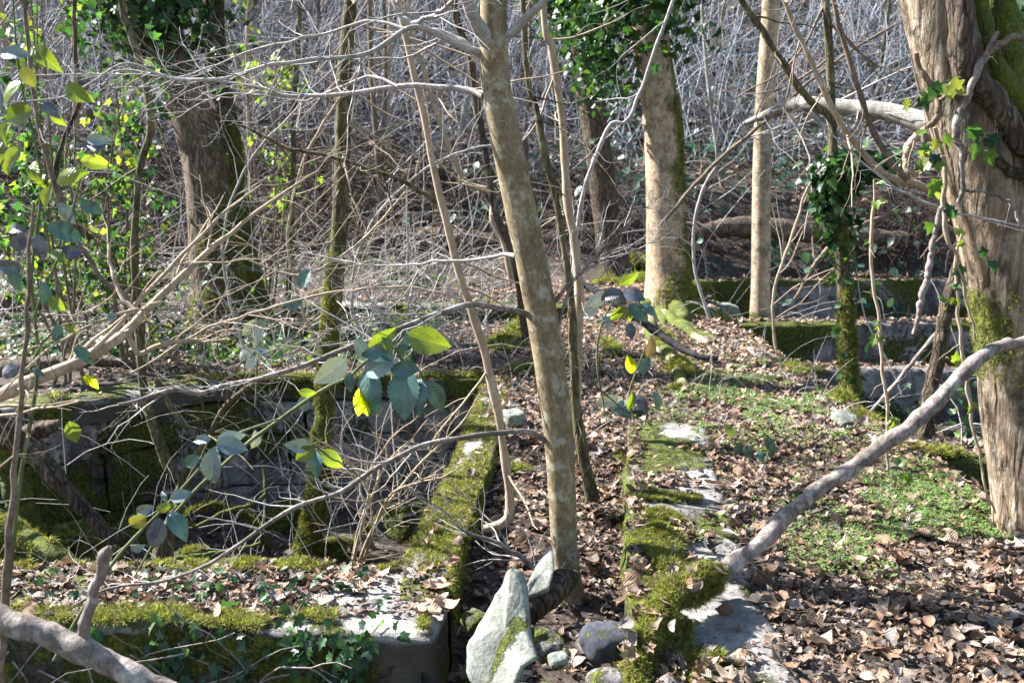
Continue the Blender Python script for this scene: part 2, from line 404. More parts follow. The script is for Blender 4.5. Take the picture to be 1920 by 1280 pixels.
def stonem(name, dark, mid, light, bd=.01, stain=.7, cracks=0., shade_grime=0):
    n = N_(name); v = n.coord(); f = n.noise(v, 9, 8, .68, .3); g = n.noise(v, 60, 5, .7)
    c = n.ramp(f, [(.3, dark), (.5, mid), (.7, light)])
    c = n.mix(n.math('MULTIPLY', n.ramp(g, [(.45, 0.), (.7, 1.)]), .5), c, dark)
    st = n.noise(n.coord((2.2, 2.2, .7)), 1, 6, .7, .5); c = n.mix(n.math('MULTIPLY', n.ramp(st, [(.48, 0.), (.6, 1.)]), stain), c, tuple(a * .22 for a in mid))
    h = n.math('ADD', f, n.math('MULTIPLY', g, .5))
    if cracks:
        vo = n.new("ShaderNodeTexVoronoi"); vo.feature = 'DISTANCE_TO_EDGE'; vo.inputs['Scale'].default_value = cracks
        wv = n.new("ShaderNodeVectorMath"); wv.operation = 'ADD'; nn = n.new("ShaderNodeTexNoise"); nn.inputs['Scale'].default_value = 3.; nn.inputs['Detail'].default_value = 5
        n.ln(v, nn.inputs['Vector']); n.ln(v, wv.inputs[0]); n.ln(nn.outputs['Color'], wv.inputs[1]); n.ln(wv.outputs[0], vo.inputs['Vector'])
        cr = n.ramp(vo.outputs['Distance'], [(.0, 1.), (.012, 0.)]); cr = n.math('MULTIPLY', cr, n.ramp(n.noise(v, 1.7, 3), [(.45, 0.), (.55, 1.)])); c = n.mix(cr, c, (.012, .011, .01)); h = n.math('SUBTRACT', h, n.math('MULTIPLY', cr, 1.2))
    ac = sep(n, n.attr("Col").outputs['Color']); a = ac[0]; fm = n.noise(v, 22, 7, .75)
    if shade_grime: c = n.mix(n.math('MULTIPLY', n.ramp(n.math('ADD', ac[1], n.math('MULTIPLY', n.math('SUBTRACT', n.noise(v, 7, 6, .7), .5), 1.2)), [(.35, 0.), (.7, 1.)]), .9), c, (.04, .036, .026))  # shade of the wall faces painted into the colour, broken up with dirt and algae
    mk = n.ramp(n.math('ADD', a, n.math('MULTIPLY', n.math('SUBTRACT', fm, .5), 1.5)), [(.45, 0.), (.58, 1.)])
    mc = n.ramp(n.noise(v, 45, 5, .75), [(.35, (.018, .022, .006)), (.5, (.05, .06, .010)), (.68, (.15, .17, .022))])
    c = n.mix(mk, c, mc); h = n.math('ADD', h, n.math('MULTIPLY', n.math('MULTIPLY', n.noise(v, 110, 3), mk), 1.3))
    n.bump(h, bd, 1.); return n.fin(c, .9, .2)
def soilm():
    n = N_("forest_soil"); v = n.coord(); f = n.noise(v, 14, 8, .72); g = n.noise(v, 1.1, 4)
    c = n.ramp(f, [(.3, (.016, .012, .009)), (.5, (.05, .037, .028)), (.68, (.13, .10, .08))])
    c = n.mix(n.math('MULTIPLY', n.ramp(g, [(.42, 0.), (.6, 1.)]), .5), c, (.075, .07, .065)); n.bump(f, .03, 1.); return n.fin(c, .95, .15)
M = {}
M['soil'] = soilm(); M['dead'] = deadm()
M['sapling'] = bark("smooth_sapling_bark", (.09, .065, .035), (.20, .15, .085), (.33, .27, .165), (30, 30, 14), bd=.002, band=.35, lich=.35)
M['beech'] = bark("beech_bark", (.20, .135, .085), (.38, .27, .175), (.50, .39, .28), (13, 13, 8), bd=.008, band=.55, lich=.3, blotch=.7)
M['grey'] = bark("grey_smooth_bark", (.11, .10, .085), (.27, .25, .22), (.44, .42, .38), (13, 13, 8), bd=.006, band=.3, lich=.3, blotch=.5)
M['rough'] = bark("rough_brown_bark", (.035, .024, .016), (.12, .085, .058), (.26, .20, .15), (22, 22, 5), bd=.03, crack=1.3)
M['brown'] = bark("brown_bark", (.06, .042, .03), (.19, .135, .095), (.33, .25, .18), (20, 20, 5), bd=.02, crack=1.1)
M['strip'] = bark("stripping_bark", (.06, .038, .022), (.25, .178, .12), (.52, .41, .30), (26, 26, 4), bd=.016, lich=.2, crack=.45, blotch=.35)
M['mossy'] = bark("mossy_stem_bark", (.05, .04, .02), (.12, .10, .05), (.22, .19, .11), (20, 20, 6), bd=.010, crack=1.2)
M['cool'] = bark("blue_grey_twig_bark", (.09, .095, .115), (.25, .262, .30), (.44, .455, .50), (30, 30, 30), moss=False, bd=.001)
M['fern'] = bark("dark_bracken", (.012, .007, .005), (.04, .022, .015), (.10, .06, .042), (20, 20, 20), moss=False, bd=.001)
M['twig'] = bark("grey_twig_bark", (.15, .135, .125), (.32, .295, .28), (.52, .485, .46), (30, 30, 30), moss=False, bd=.001)
M['twigd'] = bark("brown_twig_bark", (.06, .042, .03), (.15, .11, .08), (.26, .20, .15), (30, 30, 30), moss=False, bd=.001)
M['mauve'] = bark("bare_mauve_branch", (.045, .034, .030), (.19, .15, .138), (.42, .35, .33), (24, 24, 12), moss=True, bd=.008, lich=.35, blotch=.75)
M['pale'] = bark("pale_stem_bark", (.20, .15, .10), (.34, .26, .185), (.48, .40, .30), (30, 30, 10), moss=False, bd=.001)
M['black'] = bark("wet_black_bark", (.01, .009, .01), (.03, .026, .028), (.07, .06, .06), (30, 30, 10), moss=False, bd=.002)
M['green'] = bark("green_bramble_stem", (.04, .05, .02), (.10, .12, .05), (.17, .17, .09), (30, 30, 10), moss=False, bd=.0006)
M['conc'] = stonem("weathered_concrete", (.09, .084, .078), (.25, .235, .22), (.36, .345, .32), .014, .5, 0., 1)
M['stone'] = stonem("dark_wall_stone", (.06, .052, .05), (.20, .18, .175), (.36, .325, .31), .014, .85, .8)
M['slab'] = stonem("pale_slab_stone", (.09, .095, .08), (.20, .205, .175), (.34, .345, .30), .012, .5)
M['boulder'] = stonem("blue_grey_boulder", (.012, .013, .017), (.045, .048, .062), (.11, .115, .135), .006, .3)
M['moss'] = leafm("moss", .35, .7, 0, .2)
M['ivy'] = leafm("ivy_leaf", .28, .46, 0, .35)
M['bright'] = leafm("thin_green_leaf", .5, .5, 0, .4)
M['bramble'] = leafm("bramble_leaf", .34, .36, .30, .6, .45)
M['herb'] = leafm("small_herb_leaf", .45, .5, 0, .4)

# ------------------------------------------------------------------ terrain
WR = np.array([[-.345, 3.56], [-.34, 4.0], [-.22, 5.6], [-.11, 8.0], [-.08, 8.6]])      # centre line of the wall along the trough
KB = np.array([[.60, 2.0], [.66, 3.0], [.76, 4.3], [.88, 5.3], [1.0, 6.2]])              # centre line of the kerb
def wl(y): return np.interp(y, WR[:, 1], WR[:, 0])
def kl(y): return np.interp(y, KB[:, 1], KB[:, 0])
PE = 2.30
FW = np.array([[-6.5, 6.3], [-3.4, 7.1], [-2.4, 7.95], [-.1, 8.1]])                     # far wall of the basin
def fwy(x): return np.interp(x, FW[:, 0], FW[:, 1])
def base(y): return np.interp(y, [-5, 8, 11.0, 11.2, 13.5, 15, 16.4, 18, 19.5, 30, 60, 90], [0, 0, .0, .16, .25, .40, 1.35, 1.5, 2.0, 9.4, 31., 40])
def terr(x, y):
    x = np.asarray(x, float); y = np.asarray(y, float)
    bump = .035 * fbm(x * 1.6, y * 1.6, 3.) + .02 * fbm(x * 6, y * 6, 1.)
    far = sst(9, 17, y); bump = bump + far * .35 * fbm(x * .5, y * .5, 9.)
    zr = np.interp(y, [15.3, 15.7, 17.2, 18], [.0, .04, 1.2, 1.5]); zb = base(y); k_ = sst(1.9, 2.5, x) * (y > 15.2) * (y < 18); zb = zb * (1 - k_) + zr * k_ + bump
    # mound at the tree roots
    zb = zb + .16 * np.exp(-((x - 1.72) ** 2 + (y - 10.9) ** 2) / 1.2)
    # trough between wall and kerb
    zt = np.interp(y, [0, 2.9, 3.4, 4.2, 5.6, 7.5], [-.62, -.55, -.34, -.2, -.08, 0]) + bump * .8
    m = sst(0, .06, x - wl(y)) * sst(0, .06, kl(y) - x) * (1 - sst(7, 8, y))
    z = zb * (1 - m) + zt * m
    # left basin
    pit = -1.1 + .10 * fbm(x * 1.5, y * 1.5, 5.) + .12 * sst(-1.6, -3.2, x)
    m = sst(0, .06, wl(y) - x) * sst(3.68, 3.74, y) * sst(0, .08, fwy(x) + .15 - y)
    z = z * (1 - m) + pit * m
    # hollow before the near wall
    hol = -1.0 + .1 * fbm(x * 2, y * 2, 8.)
    m = sst(0, .06, -.33 - x) * sst(3.7, 3.64, y); z = z * (1 - m) + hol * m
    # basins on the right
    fl = np.where((y > 5.55) & (y < 8.15), -.42, -.9) + .08 * fbm(x * 1.7, y * 1.7, 6.)
    m = sst(PE - .03, PE + .05, x) * (1 - sst(7.4, 7.6, x)) * sst(3.3, 3.4, y) * (1 - sst(15.3, 15.4, y)); z = z * (1 - m) + fl * m
    return z
def axis(lo, a, b, hi, st):
    mid = np.arange(a, b, st); out = [hi]; v = b; s_ = st; up = []
    while v < hi: up.append(v); s_ *= 1.12; v += s_
    up.append(hi); v = a - st; s_ = st; dn = []
    while v > lo: dn.append(v); s_ *= 1.12; v -= s_
    dn.append(lo); return np.array(dn[::-1] + list(mid) + up)
xs = axis(-70, -4., 3.4, 70, .04); ys = axis(-12, 2.2, 11.5, 90, .04)
X, Y = np.meshgrid(xs, ys); Z = terr(X, Y)
nx, ny = len(xs), len(ys); i0 = (np.arange(ny - 1)[:, None] * nx + np.arange(nx - 1)[None]).ravel()
mb = MB(); mb.add(np.stack([X, Y, Z], -1).reshape(-1, 3), np.stack([i0, i0 + 1, i0 + nx + 1, i0 + nx], 1))
tag(mb.build("ground", M['soil'], origin=(0, 0, 0)), kind='structure')

# ------------------------------------------------------------------ walls
def sweep(mb, path, hw, zt, zb, nz=18, nw=8, seg=.035, amp=.02, mossf=None, caps=(True, True), rnd=.03, sc_=3.):
    """wall swept along a plan line: hw half width, zt(x,y) or number top"""
    p = np.asarray(path, float); L = np.linalg.norm(np.diff(p, axis=0), axis=1).sum(); K = max(int(L / seg), 4)
    q = smooth_path(np.column_stack([p, np.zeros(len(p))]), K)[:, :2] if len(p) > 2 else p[0] + (p[1] - p[0]) * np.linspace(0, 1, K)[:, None]
    T = np.gradient(q, axis=0); T /= np.linalg.norm(T, axis=1, keepdims=True); Nn = np.column_stack([T[:, 1], -T[:, 0]])
    zz = np.linspace(0, 1, nz)
    prof = [(-1, a, 0) for a in zz] + [(-1 + 2 * b, 1, 1) for b in np.linspace(0, 1, nw + 2)[1:-1]] + [(1, a, 0) for a in zz[::-1]]
    pu = np.array([a for a, _, _ in prof]); pz = np.array([b for _, b, _ in prof])
    rings = [(k, 1.) for k in range(K)]
    if caps[0]: rings = [(0, .02), (0, .3), (0, .6), (0, .85)] + rings
    if caps[1]: rings += [(K - 1, .85), (K - 1, .6), (K - 1, .3), (K - 1, .02)]
    hwv = hw if callable(hw) else (lambda k: hw)
    V = []
    for k, s_ in rings:
        c = q[k]; h = hwv(k / (K - 1)) * s_
        zt_ = zt; 
        x = c[0] + Nn[k, 0] * pu * h; y = c[1] + Nn[k, 1] * pu * h
        edge = np.clip((np.abs(pu) - .8) / .2, 0, 1) * (pz > .93)
        V.append(np.column_stack([x, y, zb + (zt_ - zb) * pz - edge * rnd * .6]))
    V = np.array(V); R_, m, _ = V.shape
    W = V.reshape(-1, 3)
    d = np.stack([fbm(W[:, 0] * sc_, W[:, 1] * sc_, W[:, 2] * sc_), fbm(W[:, 0] * sc_ + 9, W[:, 1] * sc_, W[:, 2] * sc_ + 4), fbm(W[:, 0] * sc_, W[:, 1] * sc_ + 17, W[:, 2] * sc_)], 1)
    d2 = np.stack([fbm(W[:, 0] * 14, W[:, 1] * 14, W[:, 2] * 14 + k) for k in range(3)], 1)
    W = W + d * amp * 2 + d2 * amp * .7
    c = mossf(W) if mossf is not None else np.zeros(len(W))
    gr = np.clip(sst(zt - .005, zt - .05, W[:, 2]) * (.85 + .5 * fbm(W[:, 0] * 2, W[:, 1] * 2, W[:, 2] * 2, 3)), 0, 1)  # mask for the painted face shade and patchy dirt, starting below the top edge
    i = (np.arange(R_ - 1)[:, None] * m + np.arange(m - 1)[None]).ravel()
    mb.add(W, np.stack([i, i + m, i + m + 1, i + 1], 1), np.column_stack([c, gr, c]))
    return W
def wall(name, label, cat, specs, mat, group=None):
    mb = MB()
    for s_ in specs: sweep(mb, **s_)
    return tag(mb.build(name, mat), label, cat, group)
def moss_noise(s_, b, seed=0.):
    return lambda W: np.clip(b + 1.1 * fbm(W[:, 0] * s_, W[:, 1] * s_, W[:, 2] * s_ + seed, 3), 0, 1)
def nearmoss(W):
    top = sst(-.06, -.02, W[:, 2]); a = .48 + 1.1 * fbm(W[:, 0] * 3, W[:, 1] * 4, W[:, 2] * 4, 3)
    clean = sst(-.16, -.07, W[:, 2]) * np.exp(-(((W[:, 0] + .44) / .17) ** 2)) * sst(3.25, 3.4, W[:, 1]) * (1 - sst(3.75, 3.95, W[:, 1]))
    a = a + .35 * sst(-.25, -.03, W[:, 2])
    return np.clip(a * (1 - top) + top * (.38 + .9 * fbm(W[:, 0] * 3.3, W[:, 1] * 5, 2., 3)) - clean * .9, 0, 1)
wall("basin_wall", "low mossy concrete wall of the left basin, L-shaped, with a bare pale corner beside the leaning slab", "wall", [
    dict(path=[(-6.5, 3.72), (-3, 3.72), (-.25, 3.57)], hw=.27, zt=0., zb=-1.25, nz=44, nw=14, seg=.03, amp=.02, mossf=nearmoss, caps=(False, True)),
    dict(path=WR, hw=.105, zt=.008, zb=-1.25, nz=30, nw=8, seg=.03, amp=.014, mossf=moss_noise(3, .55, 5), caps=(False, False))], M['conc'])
# far wall : coping slab above courses of cracked stone
def rbox(mb, c, s, rz=0., n=12, amp=.02, e=.75, moss=.2, tilt=0., f=5., mo=2.2):
    """rounded, noisy block"""
    g = np.linspace(-1, 1, n); U, Vv = np.meshgrid(g, g); idx = (np.arange(n - 1)[:, None] * n + np.arange(n - 1)[None]).ravel()
    F = np.stack([idx, idx + 1, idx + n + 1, idx + n], 1)
    for ax in range(3):
        for sg in (-1, 1):
            q = np.zeros((n * n, 3)); q[:, ax] = sg; q[:, (ax + 1) % 3] = U.ravel(); q[:, (ax + 2) % 3] = Vv.ravel()
            l = np.linalg.norm(q, axis=1, keepdims=True); p = 12 * e; lp = (np.abs(q) ** p).sum(1, keepdims=True) ** (1 / p)
            q = q / lp * 1.0
            w_ = q * np.array(s) / 2
            d = np.stack([fbm(w_[:, 0] * f + c[0] * 3 + k * 5, w_[:, 1] * f + c[1] * 3, w_[:, 2] * f + c[2] * 3, 4) for k in range(3)], 1)
            w_ = w_ + d * amp * 2
            if tilt: w_ = np.column_stack([w_[:, 0], w_[:, 1] * cos(tilt) - w_[:, 2] * sin(tilt), w_[:, 1] * sin(tilt) + w_[:, 2] * cos(tilt)])
            w_ = np.column_stack([w_[:, 0] * cos(rz) - w_[:, 1] * sin(rz), w_[:, 0] * sin(rz) + w_[:, 1] * cos(rz), w_[:, 2]]) + np.array(c)
            m = np.clip(moss + 1.0 * fbm(w_[:, 0] * mo, w_[:, 1] * mo, w_[:, 2] * mo, 3), 0, 1)
            mb.add(w_, F if sg > 0 else F[:, ::-1], np.column_stack([m, m, m]))
mb = MB()
for (a, b) in zip(FW[:-1], FW[1:]):
    L = np.linalg.norm(b - a); T = (b - a) / L; rz = math.atan2(T[1], T[0]); Nn = np.array([T[1], -T[0]])
    z = -.19; row = 0
    for hgt in (.27, .44, .40):
        s_ = -.15
        while s_ < L:
            wd = random.uniform(.7, 1.7) if a[0] > -3 else random.uniform(.3, .6)
            c2 = a + T * (s_ + wd / 2) - Nn * .06 + Nn * random.uniform(-.015, .015)
            rbox(mb, (c2[0], c2[1], z - hgt / 2), (wd - .012, .42, hgt - .008), rz + random.uniform(-.03, .03), 26, .014, 2.6, .36 if c2[0] > -2.3 else .5)
            s_ += wd
        z -= hgt
tag_fw = tag(mb.build("stone_basin_wall", M['stone']), "shaded far wall of the left basin, big cracked stone blocks under a mossy coping", "wall")
mb = MB()
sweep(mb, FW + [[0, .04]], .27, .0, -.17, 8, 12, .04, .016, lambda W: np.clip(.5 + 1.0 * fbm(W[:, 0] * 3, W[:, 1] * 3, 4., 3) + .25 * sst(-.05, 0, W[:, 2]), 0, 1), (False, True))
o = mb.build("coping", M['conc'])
o.parent = tag_fw; o.matrix_parent_inverse.identity(); o.location = o.location - tag_fw.location
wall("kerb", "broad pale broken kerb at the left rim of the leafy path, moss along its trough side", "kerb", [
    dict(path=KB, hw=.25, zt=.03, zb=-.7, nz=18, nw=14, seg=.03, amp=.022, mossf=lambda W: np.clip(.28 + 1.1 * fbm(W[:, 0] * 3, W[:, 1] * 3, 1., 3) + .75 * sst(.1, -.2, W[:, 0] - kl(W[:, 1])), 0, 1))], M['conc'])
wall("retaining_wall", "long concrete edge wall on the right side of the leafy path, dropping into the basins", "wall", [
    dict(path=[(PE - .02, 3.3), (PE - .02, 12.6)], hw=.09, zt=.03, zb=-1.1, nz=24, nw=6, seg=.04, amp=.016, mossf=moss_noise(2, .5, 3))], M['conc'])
for yy, wdn, lab, ztop in ((15.4, .16, "farthest cross wall of the right-hand basins, behind the pale straight trunk", .02), (10.9, .15, "cross wall of the right-hand basins just before the pale straight trunk", .0),
                 (8.25, .14, "middle cross wall of the right-hand basins behind the ivy-hung mossy tree", .0), (5.65, .13, "nearest cross wall of the right-hand basins, beside the big right-hand trunk", -.02)):
    wall("cross_wall", lab, "wall", [dict(path=[(PE, yy), (7.6, yy + .1)], hw=wdn, zt=ztop, zb=-1.1, nz=20, nw=6, seg=.06, amp=.016,
         mossf=lambda W: np.clip(.42 + 1.2 * fbm(W[:, 0] * 2, W[:, 1] * 2, W[:, 2] * 2, 3) + .25 * sst(-.1, 0, W[:, 2]), 0, 1))], M['stone'], "cross walls of the right-hand basins")
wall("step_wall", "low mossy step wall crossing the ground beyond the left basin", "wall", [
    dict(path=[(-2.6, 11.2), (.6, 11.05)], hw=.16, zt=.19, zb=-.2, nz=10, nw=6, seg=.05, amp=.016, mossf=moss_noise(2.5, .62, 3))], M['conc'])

# surface seen from above (walls included) for things that lie on it
def surf(x, y):
    z = terr(x, y)
    z = np.maximum(z, np.where((np.abs(y - 3.68) < .27) & (x < -.3), .0, -9))
    z = np.maximum(z, np.where((np.abs(x - wl(y)) < .11) & (y > 3.4) & (y < 8.4), .012, -9))
    z = np.maximum(z, np.where((np.abs(x - kl(y)) < .24) & (y > 2) & (y < 6.2), .033, -9))
    z = np.maximum(z, np.where((np.abs(x - PE + .02) < .09) & (y > 3.3) & (y < 12.6), .035, -9))
    z = np.maximum(z, np.where((np.abs(y - .06 - fwy(x)) < .27) & (x < 0), .005, -9))
    for yy in (15.4, 10.9, 8.25, 5.65): z = np.maximum(z, np.where((np.abs(y - yy - .02) < .13) & (x > PE) & (x < 7.6), .01, -9))
    return z

exec_parts = []
# ------------------------------------------------------------------ leaf litter
def dcol(n, far=False):
    pal = np.array([[.25, .15, .095], [.18, .105, .065], [.34, .23, .155], [.11, .07, .05], [.27, .20, .15], [.46, .36, .28], [.20, .165, .15], [.06, .045, .038]])
    p = np.array([.2, .15, .16, .12, .14, .06, .10, .07]); c = pal[rng.choice(len(pal), n, p=p)]
    return c * rng.uniform(.75, 1.3, (n, 1))
def litter(mb, n, x0, x1, y0, y1, size, tpls, dens=None, lift=.02):
    x = rng.uniform(x0, x1, n); y = rng.uniform(y0, y1, n)
    keep = np.ones(n, bool) if dens is None else rng.uniform(0, 1, n) < dens(x, y)
    x, y = x[keep], y[keep]; n = len(x); z = surf(x, y) + rng.uniform(0, lift, n)
    e = .04; gx = np.clip((surf(x + e, y) - z) / e, -.6, .6)
    r = rotm(rng.normal(0, .30, n), rng.normal(0, .30, n) - gx * .0, rng.uniform(0, 2 * pi, n))
    flip = rng.uniform(0, 1, n) < .35; r[flip] = r[flip] @ np.diag([1., -1, -1])
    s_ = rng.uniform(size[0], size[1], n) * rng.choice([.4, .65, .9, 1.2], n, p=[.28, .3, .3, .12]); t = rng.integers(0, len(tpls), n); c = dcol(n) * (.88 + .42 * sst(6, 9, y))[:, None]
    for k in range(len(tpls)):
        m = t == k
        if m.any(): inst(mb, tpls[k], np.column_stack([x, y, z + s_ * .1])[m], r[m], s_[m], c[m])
def bare(x, y):   # leaves lie thin on the pale kerb and the bare corner of the wall
    b = sst(.27, .17, np.abs(x - kl(y) - .03)) * (y < 6.3) * (.985 - .7 * sst(.02, .35, fbm(x * 3.4, y * 3.4, 4.)))
    b = np.maximum(b, np.exp(-((x + .45) / .17) ** 2) * (np.abs(y - 3.6) < .3) * .93)
    b = np.maximum(b, (np.abs(x - wl(y)) < .12) * (y > 3.9) * .8)
    b = np.maximum(b, (x > .1) * (x < .45) * (y < 4.1) * .55)
    return 1 - b
mb = MB()
litter(mb, 7200, .35, 2.35, 2.6, 6.2, (.045, .088), DEAD, bare, .03)
litter(mb, 1500, -.25, .5, 2.9, 7.5, (.05, .10), DEAD, bare, .03)
litter(mb, 1500, -2.6, -.25, 3.42, 3.94, (.045, .085), DEAD, bare, .02)
litter(mb, 9500, -.2, 2.4, 6.0, 12.5, (.045, .09), DEAD[:6], bare, .03)
litter(mb, 2600, -4., -.3, 4.0, 7.9, (.04, .08), DEAD[:6], lambda x, y: np.full(len(x), .6), .02)
litter(mb, 700, -3.5, 0, 7.95, 8.3, (.04, .08), DEAD[:6], None, .02)
litter(mb, 16000, -7, .8, 8.3, 15, (.04, .09), DEAD[:5], lambda x, y: (.55 + .5 * (x > -3)) * (1 - .8 * sst(11.3, 12.5, y)), .03)
litter(mb, 5000, 2.2, 7.5, 3.4, 16, (.05, .10), DEAD[:5], None, .03)
litter(mb, 22000, -.25, 2.35, 2.6, 6.5, (.012, .035), DEADFAR, lambda x, y: .12 + .88 * bare(x, y), .012)
litter(mb, 4000, -2.6, -.3, 3.42, 3.94, (.010, .03), DEADFAR, None, .01)
litter(mb, 9000, -.2, 2.3, 6.5, 11, (.02, .05), DEADFAR, None, .012)
for yy in (10.9, 8.25, 5.65, 15.4): litter(mb, 420, PE, 7.5, yy - .13, yy + .15, (.05, .09), DEAD[:6], None, .015)
tag(mb.build("leaf_litter", M['dead'], origin=(0, 4, 0)), "curled brown dead leaves covering path, trough, wall tops and basin floors", "leaf litter", kind='stuff')
mb = MB()
litter(mb, 30000, -14, 16, 14, 27, (.07, .18), DEADFAR, lambda x, y: .10 + .9 * sst(17, 18.5, y), .05)
tag(mb.build("hillside_litter", M['dead'], origin=(0, 20, 2)), "brown dead leaves strewn over the far bank and hillside", "leaf litter", kind='stuff')

# ------------------------------------------------------------------ moss
def mcol(n, lit=0.):
    a = np.array([.07, .085, .010]); b = np.array([.38, .40, .11]); t = rng.beta(1.0, 1.5, (n, 1)); c = (a + (b - a) * t) * rng.uniform(.8, 1.2, (n, 1))
    br = rng.uniform(0, 1, n) < .12; c[br] = np.array([.17, .11, .05]); return c
def moss_on(mb, pts, nrm, size, tp=MOSS):
    kp = rng.uniform(0, 1, len(pts)) < .8; pts, nrm = np.asarray(pts)[kp], np.asarray(nrm, float)[kp]; size = (size[0] * .6, size[1] * 1.2)
    nrm = nrm / (np.linalg.norm(nrm, axis=1, keepdims=True) + 1e-9) + rng.normal(0, .45, nrm.shape); nrm /= np.linalg.norm(nrm, axis=1, keepdims=True)
    n = len(pts); r = frame(np.cross(nrm, rng.normal(size=(n, 3))), nrm)
    t = rng.integers(0, len(tp), n); c = mcol(n); s_ = rng.uniform(size[0], size[1], n)
    for k in range(len(tp)):
        m = t == k
        if m.any(): inst(mb, tp[k], pts[m], r[m], s_[m], c[m])
def cushion(mb, cx, cy, rx, ry, h, zf, n, size, rz=0.):
    """a moss hummock: fibres over a low dome that follows the surface below"""
    a = rng.uniform(0, 2 * pi, n); q = np.sqrt(rng.uniform(0, 1, n)); x = q * np.cos(a) * rx; y = q * np.sin(a) * ry; X0 = cx + x; Y0 = cy + y
    rag = fbm(X0 * 7, Y0 * 7, 3.3, 3) - (q - .62) * .9; kp = rag > -.05; x, y, a, q, X0, Y0 = x[kp], y[kp], a[kp], q[kp], X0[kp], Y0[kp]; n = len(x)
    k = np.exp(-q * q * 2.0) * (.75 + .9 * fbm(X0 * 11, Y0 * 11, cx * 7, 3)) + .2 * fbm(X0 * 30, Y0 * 30, cx * 7, 2); d = h * np.clip(k, 0, 2)
    X_ = cx + x * cos(rz) - y * sin(rz); Y_ = cy + x * sin(rz) + y * cos(rz); z = zf(X_, Y_) + d * (q < 1)
    nn = np.column_stack([np.cos(a + rz) * q * h / rx * 1.6, np.sin(a + rz) * q * h / ry * 1.6, np.ones(n)]); nn /= np.linalg.norm(nn, axis=1, keepdims=True)
    moss_on(mb, np.column_stack([X_, Y_, z]), nn, size)
mb = MB()
zf = lambda x, y: surf(x, y)
# near wall: top front lip, back lip, ragged fringe hanging down the face
n = 26000; x = rng.uniform(-2.6, -.3, n); fr = rng.uniform(0, 1, n) < .62
y = np.where(fr, 3.42 + np.abs(rng.normal(0, .05, n)), 3.93 - np.abs(rng.normal(0, .04, n)))
keep = fbm(x * 5, y * 7 + 3, 4., 3) + .22 > 0; y = y - np.where(fr[:n], .10 * sst(-2.4, -.3, x), 0); keep &= ~((x > -.64) & (x < -.33) & (y < 3.84)); x, y = x[keep], y[keep]; n = len(x)
z = .0 + .035 * np.clip(fbm(x * 9, y * 9, 1.) + .5, 0, 1); moss_on(mb, np.column_stack([x, y, z]), np.column_stack([rng.normal(0, .2, n), np.where(y < 3.6, -.55, .1), np.ones(n)]), (.010, .022))
n = 30000; x = rng.uniform(-2.6, -.28, n); zz = -np.abs(rng.normal(0, .16, n)); keep = fbm(x * 4, zz * 4, 7., 3) + .26 + zz * .8 > 0
keep &= ~((x > -.62) & (x < -.33) & (zz > -.07)); x, zz = x[keep], zz[keep]; n = len(x)
moss_on(mb, np.column_stack([x, 3.45 - .125 * sst(-2.4, -.3, x), zz - .01]), np.column_stack([rng.normal(0, .3, n), -np.ones(n), np.full(n, -.1)]), (.008, .018))
# running wall
n = 17000; y = 3.6 + 4.6 * rng.beta(1.1, 1.6, n); off = rng.uniform(-.11, .12, n); keep = fbm(off * 6 + 3, y * 2.6, 1., 3) + .10 + .35 * (np.abs(off) > .08) > 0
keep &= ~(y < 3.9) | (off > .02); y, off = y[keep], off[keep]; n = len(y)
moss_on(mb, np.column_stack([wl(y) + off, y, .01 + .02 * np.clip(fbm(off * 20, y * 9, 2.), 0, 1) - .05 * (off > .105)]), np.column_stack([rng.normal(0, .2, n) + 2 * (off > .1), rng.normal(0, .2, n), np.ones(n)]), (.010, .020))
n = 9000; y = rng.uniform(3.4, 5.4, n); zz = -np.abs(rng.normal(0, .08, n)); keep = fbm(y * 4, zz * 5, 5., 3) + .0 > 0; y, zz = y[keep], zz[keep]; n = len(y)
moss_on(mb, np.column_stack([wl(y) + .115, y, zz]), np.column_stack([np.ones(n), rng.normal(0, .3, n), np.full(n, .1)]), (.008, .016))
# far coping
n = 7000; x = rng.uniform(-2.4, -.1, n); y = fwy(x) - .19 + np.abs(rng.normal(0, .03, n)); keep = fbm(x * 2, y, 3., 2) + .15 > 0; x, y = x[keep], y[keep]; n = len(x)
moss_on(mb, np.column_stack([x, y, np.full(n, .01) - rng.uniform(0, .1, n) * (y < fwy(x) - .17)]), np.column_stack([rng.normal(0, .3, n), -np.full(n, .7), np.ones(n)]), (.016, .034))
# kerb: hummocks on its trough side
for (px, py, rx, ry, h, nn_) in ((1225, 985, .14, .16, .04, 4200), (1235, 1030, .16, .20, .06, 7500), (1265, 1075, .16, .16, .05, 5200), (1240, 945, .2, .09, .015, 2600), (1175, 885, .05, .22, .02, 1500), (1160, 840, .05, .22, .02, 1200),
                                 (1250, 1120, .16, .12, .05, 4500), (1215, 1175, .13, .14, .05, 4500), (1205, 1235, .14, .12, .05, 4200), (1270, 1200, .13, .16, .02, 3200), (1290, 1260, .13, .14, .02, 3000), (1340, 1255, .08, .06, .02, 900)):
    g = G(px, py, .0); cushion(mb, g[0], g[1], rx, ry, h, lambda x, y: np.maximum(surf(x, y), -.12), nn_, (.011, .024))
n = 9000; y = rng.uniform(3.0, 4.4, n); zz = -np.abs(rng.normal(0, .10, n)); keep = fbm(y * 4, zz * 5, 9., 3) + .12 > 0; y, zz = y[keep], zz[keep]; n = len(y)
moss_on(mb, np.column_stack([kl(y) - .215, y, zz]), np.column_stack([-np.ones(n), rng.normal(0, .3, n), np.full(n, .2)]), (.010, .022))
